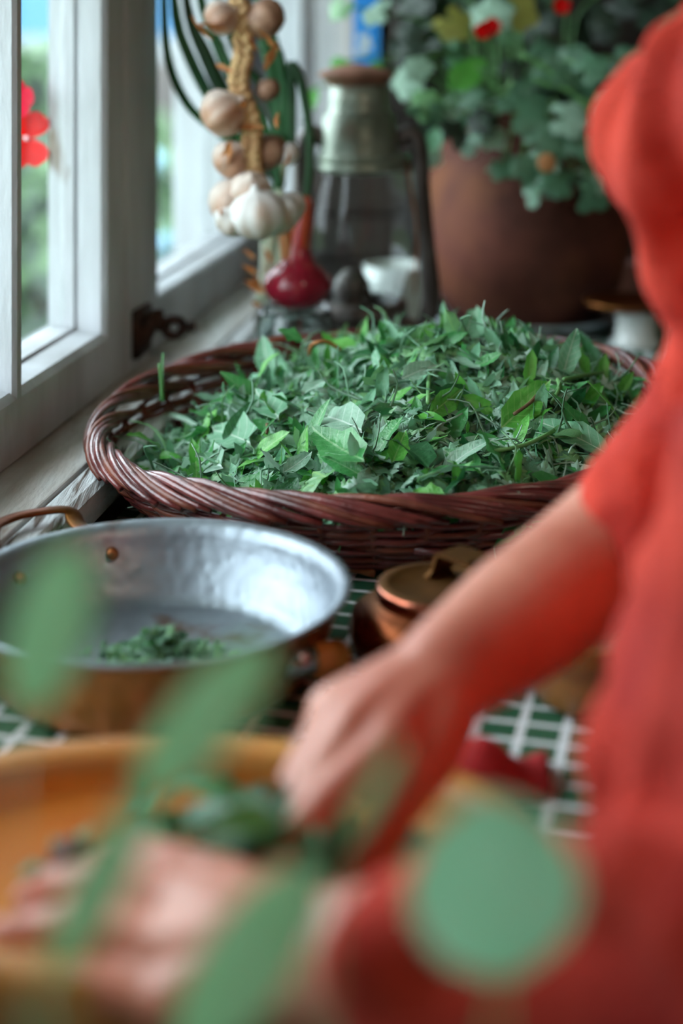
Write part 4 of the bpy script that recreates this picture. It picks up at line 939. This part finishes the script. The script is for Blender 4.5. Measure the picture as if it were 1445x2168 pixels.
# --- left arm (near): elbow off frame, forearm, hand holding the herbs
LE = Vector((.252, .470, .130)); LW = P(640, 2035, .634); LK = P(392, 1978, .660)
capsule(body, bez([Vector((.205, .505, .375)), Vector((.25, .485, .26)), LE], 6), interp([.040, .036, .036], 6))
capsule(body, bez([LE, Vector((.15, .515, .122)), Vector((.06, .560, .104)), LW], 10), interp([.036, .037, .0335, .0270], 10), 18)
hdL = (LK-LW).normalized(); upL = Vector((.05, -.34, .93)); upL = (upL-hdL*upL.dot(hdL)).normalized(); sdL = hdL.cross(upL)
if sdL.y > 0: sdL = -sdL                                                          # towards -Y = little finger side
kl = [LK+sdL*o_+hdL*f_+upL*u_ for o_, f_, u_ in ((-.031, .000, -.001), (-.011, .006, .004), (.010, .003, .002), (.029, -.006, -.005))]
for i, k_ in enumerate(kl): capsule(body, bez([LW+sdL*(-.012+.008*i)-hdL*.004, (LW+k_)/2+upL*.003, k_], 5), interp([.019, .0165, .0128], 5), 12)
capsule(body, bez([LW-sdL*.008, LW+hdL*.028-sdL*.026-upL*.008, LW+hdL*.050-sdL*.036-upL*.012], 5), interp([.018, .019, .014], 5), 12)
cb_ = sdL if (Quaternion(sdL, .5) @ hdL).dot(upL) < 0 else -sdL
fL = [finger(kl[0], hdL-sdL*.08+upL*.12, cb_, (.043, .026, .021), (.10, .35, .30), .0098), finger(kl[1], hdL+upL*.12, cb_, (.046, .029, .022), (.10, .32, .30), .0100),
      finger(kl[2], hdL+sdL*.05+upL*.16, cb_, (.043, .027, .021), (.08, .28, .25), .0095), finger(kl[3], hdL+sdL*.16+upL*.22, cb_, (.034, .021, .018), (.05, .22, .2), .0085)]
fL.append(finger(LW+hdL*.048-sdL*.036-upL*.012, hdL*.92-sdL*.25-upL*.22, cb_, (.036, .029), (.05, .2), .0115))
# --- trunk, neck, head, legs
for off, k_ in ((-.085, .9), (0, 1), (.085, .9)):
    o_ = S_*off
    capsule(body, bez([Vector((.36, .635, -.17))+o_, Vector((.275, .66, .06))+o_, Vector((.285, .665, .22))+o_, Vector((.300, .675, .345))+o_*.9], 8), interp([.115*k_, .118*k_, .108*k_, .085*k_], 8), 20)
capsule(body, [Vector((.205, .505, .375)), Vector((.275, .60, .405)), Vector((.285, .74, .405)), Vector((.218, .872, .375))], (.048, .06, .06, .048), 16)
HC = Vector((.232, .695, .628))
capsule(body, [Vector((.29, .68, .39)), Vector((.268, .685, .48)), HC+Vector((.02, 0, -.05))], (.055, .050, .052), 16)
fd = (F_+Vector((0, 0, -.75))).normalized(); hu = (Vector((0, 0, 1))-fd*fd.z).normalized(); hsd = fd.cross(hu)
capsule(body, [HC+hu*.045-fd*.018, HC+hu*.01, HC-hu*.045+fd*.030, HC-hu*.080+fd*.048], (.078, .077, .058, .034), 20)
capsule(body, [HC+fd*.075+hu*.012, HC+fd*.092-hu*.022, HC+fd*.087-hu*.030], (.008, .012, .010), 10)
for sg in (1, -1):
    capsule(body, [HC+hsd*sg*.078+hu*.012-fd*.006, HC+hsd*sg*.078-hu*.02-fd*.002], (.014, .009), 10)
    h_ = Vector((.35, .635, -.18))+S_*sg*.095; kn_ = h_+F_*.43+S_*sg*.04+Vector((0, 0, -.045)); an = kn_+F_*(-.02)+Vector((0, 0, -.44))
    capsule(body, [h_, (h_+kn_)/2, kn_], (.080, .068, .055), 16); capsule(body, [kn_, kn_*.6+an*.4-F_*.012, an], (.052, .050, .034), 16)
    capsule(body, [an+Vector((0, 0, -.038))-F_*.03, an+Vector((0, 0, -.048))+F_*.10, an+Vector((0, 0, -.056))+F_*.17], (.034, .032, .024), 12)
bodyo = remeshed('body', body, .0032, M['skin'], pe, 6)
# knitted sweater
sw = MB()
for off, k_ in ((-.09, .88), (0, 1), (.09, .88)):
    o_ = S_*off
    capsule(sw, bez([Vector((.355, .635, -.16))+o_, Vector((.265, .66, .04))+o_, Vector((.262, .662, .16))+o_, Vector((.285, .67, .27))+o_, Vector((.300, .675, .355))+o_*.9], 10), interp([.135*k_, .143*k_, .140*k_, .124*k_, .098*k_], 10), 24)
capsule(sw, [Vector((.198, .500, .392)), Vector((.27, .60, .430)), Vector((.275, .74, .440)), Vector((.216, .872, .402))], (.060, .078, .078, .060), 18)
capsule(sw, [Vector((.28, .685, .42)), Vector((.272, .685, .47))], (.075, .062), 18)
capsule(sw, bez([Vector((.210, .872, .385)), Vector((.225, .878, .34)), Vector((.238, .886, .28)), Vector((.226, .900, .225)), RE+Vector((.004, 0, -.002)), P(1345, 1092, .896)], 14), interp([.062, .056, .048, .049, .049, .043], 14), 22)
capsule(sw, bez([Vector((.198, .503, .385)), Vector((.245, .485, .26)), LE, Vector((.15, .515, .122)), P(985, 2040, .578)], 14), interp([.062, .058, .056, .052, .046], 14), 22)
def fold(p): return max(-.004, min(.016, .013*math.sin(p.y*80+p.x*34+p.z*12+5*noise.noise(p*7))*(.45+noise.noise(p*6+Vector((3, 1, 2))))+.008*noise.noise(p*20)+.005*noise.noise(p*45)))
remeshed('sweater', sw, .0050, M['knit'], pe, 4, fold)
tr_ = MB()
for sg in (1, -1):
    h_ = Vector((.35, .635, -.18))+S_*sg*.095; kn_ = h_+F_*.43+S_*sg*.04+Vector((0, 0, -.045)); an = kn_+F_*(-.02)+Vector((0, 0, -.42))
    capsule(tr_, [h_, (h_+kn_)/2, kn_], (.095, .082, .068), 16); capsule(tr_, [kn_, kn_*.6+an*.4-F_*.012, an], (.066, .064, .052), 16)
capsule(tr_, [Vector((.355, .635, -.17))-S_*.08, Vector((.355, .635, -.17))+S_*.08], (.125, .125), 18)
remeshed('trousers', tr_, .012, M['trouser'], pe, 3)
hm = MB()
capsule(hm, [HC+hu*.062-fd*.030, HC+hu*.02-fd*.045, HC-hu*.05-fd*.045], (.082, .080, .055), 20); hm.ell(HC-hu*.02-fd*.12, (.045, .045, .045), 16, 10)
remeshed('hair', hm, .007, M['hair'], pe, 2, lambda p: .003*noise.noise(p*40))
for sg in (1, -1):
    mb = MB(); mb.ell(HC+fd*.070+hu*.012+hsd*sg*.030, (.011, .011, .008), 12, 8); mb.build('eye', M['eye'], pe)
mb = MB(); mb.tube([HC+fd*.079-hu*.052-hsd*.022, HC+fd*.086-hu*.052, HC+fd*.079-hu*.052+hsd*.022], [.003, .006, .003], 8); mb.build('mouth', M['lip'], pe)
for F5, up_ in ((fR, upR), (fL, upL)):
    for q in F5:
        d = (q[-1]-q[-2]).normalized(); z = (up_-d*up_.dot(d))
        if z.length < .2: z = hdR
        z.normalize(); x = d.cross(z); c_ = q[-1]-d*.001+z*.0072
        mb = MB(); mb.ell((0, 0, 0), (.0052, .0065, .0014), 10, 6)
        link('fingernail', mb.mesh('fingernail', M['nail']), pe, Matrix.Translation(c_) @ Matrix((x, d, z)).transposed().to_4x4())
# stool
sto = thing('stool', 'round wooden stool under the seated woman', 'stool', (.37, .635, -.75))
mb = MB(); mb.lathe([(.001, -.335), (.15, -.335), (.16, -.325), (.16, -.306), (.15, -.298), (.001, -.298)], (.39, .635, 0), 32); mb.build('seat', M['woodhandle'], sto)
for k in range(4):
    a = k*math.pi/2+.785; mb = MB(); mb.tube([(.39+.10*math.cos(a), .635+.10*math.sin(a), -.33), (.39+.15*math.cos(a), .635+.15*math.sin(a), -.75)], [.016, .013], 10); mb.build('leg', M['woodhandle'], sto)
# knife in the right hand
kf = thing('kitchen_knife', 'kitchen knife gripped in the right hand, blade down on the tray', 'knife', P(620, 1720, .75))
gcen = (kn[1]+kn[2])/2+hdR*.022-upR*.024
kd = (sdR*-.42+hdR*.72-upR*.42).normalized()
kd = (P(560, 1760, .725)-gcen).normalized()
mb = MB(); mb.tube([gcen-kd*.062, gcen-kd*.055, gcen, gcen+kd*.030, gcen+kd*.034], [.007, .011, .0105, .010, .007], 12); mb.build('knife_handle', M['wooddark'], kf)
ks = gcen+kd*.034; kdn = Vector((0, 0, -1)); kdn = (kdn-kd*kdn.dot(kd)).normalized(); kth = kd.cross(kdn).normalized()*.0008
bl = [ks-kdn*.006, ks+kd*.075-kdn*.003, ks+kd*.085+kdn*.004, ks+kd*.06+kdn*.016, ks+kdn*.020]
mb = MB(); mb.extrude([v-kth for v in bl], [v+kth for v in bl]); mb.build('knife_blade', M['steel'], kf, False, fix=True)
# bunch of herbs under the knife and left hand
hb = thing('herb_bunch', 'dark green bunch of herbs held on the tray under the left hand', 'herbs', P(520, 1790, .73))
rr = random.Random(12)
for k in range(70):
    u = rr.random(); p = P(640+rr.gauss(0, 38)-u*120, 1790-u*30+rr.gauss(0, 30), .722+rr.gauss(0, .012)); p.z = max(.040, p.z)
    link('leaf', lib[rr.randrange(7), rr.choice([1, 2, 2, 3])], hb, orient(p, Vector((rr.gauss(0, .7), -.5+rr.gauss(0, .6), 1)), rr.uniform(0, 6.28), 0, rr.uniform(.4, .75)))
for k in range(9):
    a_ = P(700+rr.uniform(-20, 20), 1800+rr.uniform(-20, 20), .72); b_ = P(330+rr.uniform(-60, 40), 1840+rr.uniform(-40, 40), .715); a_.z = max(a_.z, .041); b_.z = max(b_.z, .041)
    mb = MB(); mb.tube(bez([a_, (a_+b_)/2+Vector((0, 0, .004)), b_], 6), .0015, 5); mb.build('herb_stalk', M['stem'], hb)
# red napkin on the cloth behind the tray
mb = MB(); n = 16; vs = []
for i in range(n+1):
    for j in range(n+1):
        u, v = i/n, j/n; q = Vector((.030+u*.095, .874+u*.040+(v-.5)*.044, 0))
        vs.append((q.x, q.y, .003+.024*math.sin(math.pi*v)*(.5+.5*math.sin(math.pi*u))*(1+.35*math.sin(u*11+v*3))))
mb.add(vs, [(i*(n+1)+j, (i+1)*(n+1)+j, (i+1)*(n+1)+j+1, i*(n+1)+j+1) for i in range(n) for j in range(n)])
o = mb.build('red_napkin', M['redcloth']); s_ = o.modifiers.new('thick', 'SOLIDIFY'); s_.thickness = .002
tag(o, 'crumpled red cloth lying between the tray and the forearm', 'napkin')

# ------------------------------------------------------------------ leafy plant right in front of the lens, its pot below the frame
fp = thing('foreground_plant', 'pale green leafy plant close to the lens, out of focus', 'plant', (-.02, .33, 0))
mb = MB(); mb.lathe([(.001, .001), (.035, .001), (.046, .062), (.050, .064), (.050, .078), (.046, .078), (.043, .066), (.001, .064)], (-.02, .33, 0), 40); mb.build('plant_pot', M['terracotta'], fp)
mb = MB(); mb.lathe([(.043, .066), (.02, .070), (.001, .071)], (-.02, .33, 0), 24); mb.build('soil', M['soil'], fp)
def fleaf(px, py, qx, qy, Y, wpx, m, prof=None, face=(0, -1, .35)):
    a, b_ = P(px, py, Y), P(qx, qy, Y+.006); L_ = (b_-a).length; y = (b_-a).normalized()
    z = Vector(face); z = (z-y*z.dot(y)).normalized(); x = y.cross(z)
    me = leaf_shape(L_, wpx*Y/FPX, .0, 0.04, .12, 12, prof, .02, 1).mesh('leaf', m)
    link('leaf', me, fp, Matrix.Translation(a) @ Matrix((x, y, z)).transposed().to_4x4()); return a
oval = lambda t: math.sin(math.pi*min(1, max(0, t*.98+.01)))**.55
lanc = lambda t: (math.sin(math.pi*min(1, t*.97+.02)))**.45
A = fleaf(55, 1500, 165, 1150, .47, 165, M['leaf_front'], lanc); B = fleaf(300, 1680, 570, 1360, .47, 150, M['leaf_front'], lanc)
C = fleaf(390, 2230, 660, 1830, .46, 190, M['leaf_front'], lanc); D = fleaf(1060, 2070, 1030, 1680, .46, 370, M['leaf_front2'], oval)
E = fleaf(110, 2060, 310, 1680, .47, 110, M['leaf_front'], lanc); G = fleaf(735, 1770, 850, 1570, .47, 40, M['leaf_front'], lanc)
b0 = Vector((-.02, .33, .068))
for q, mids in ((A, [P(20, 1750, .38), P(30, 2200, .36)]), (B, [P(260, 1720, .385), P(160, 2000, .375), P(150, 2400, .35)]), (C, [P(360, 2400, .35)]), (D, [P(1030, 2250, .365), P(850, 2500, .35)]), (E, [P(100, 2300, .36)]), (G, [P(700, 1850, .40), P(680, 2150, .385), P(640, 2500, .36)])):
    mb = MB(); mb.tube(bez([b0+Vector((rr.uniform(-.02, .02), rr.uniform(-.015, .015), 0))]+mids[::-1]+[q], 16), .0011, 6); mb.build('stem', M['stem'], fp)

bpy.context.view_layer.update()
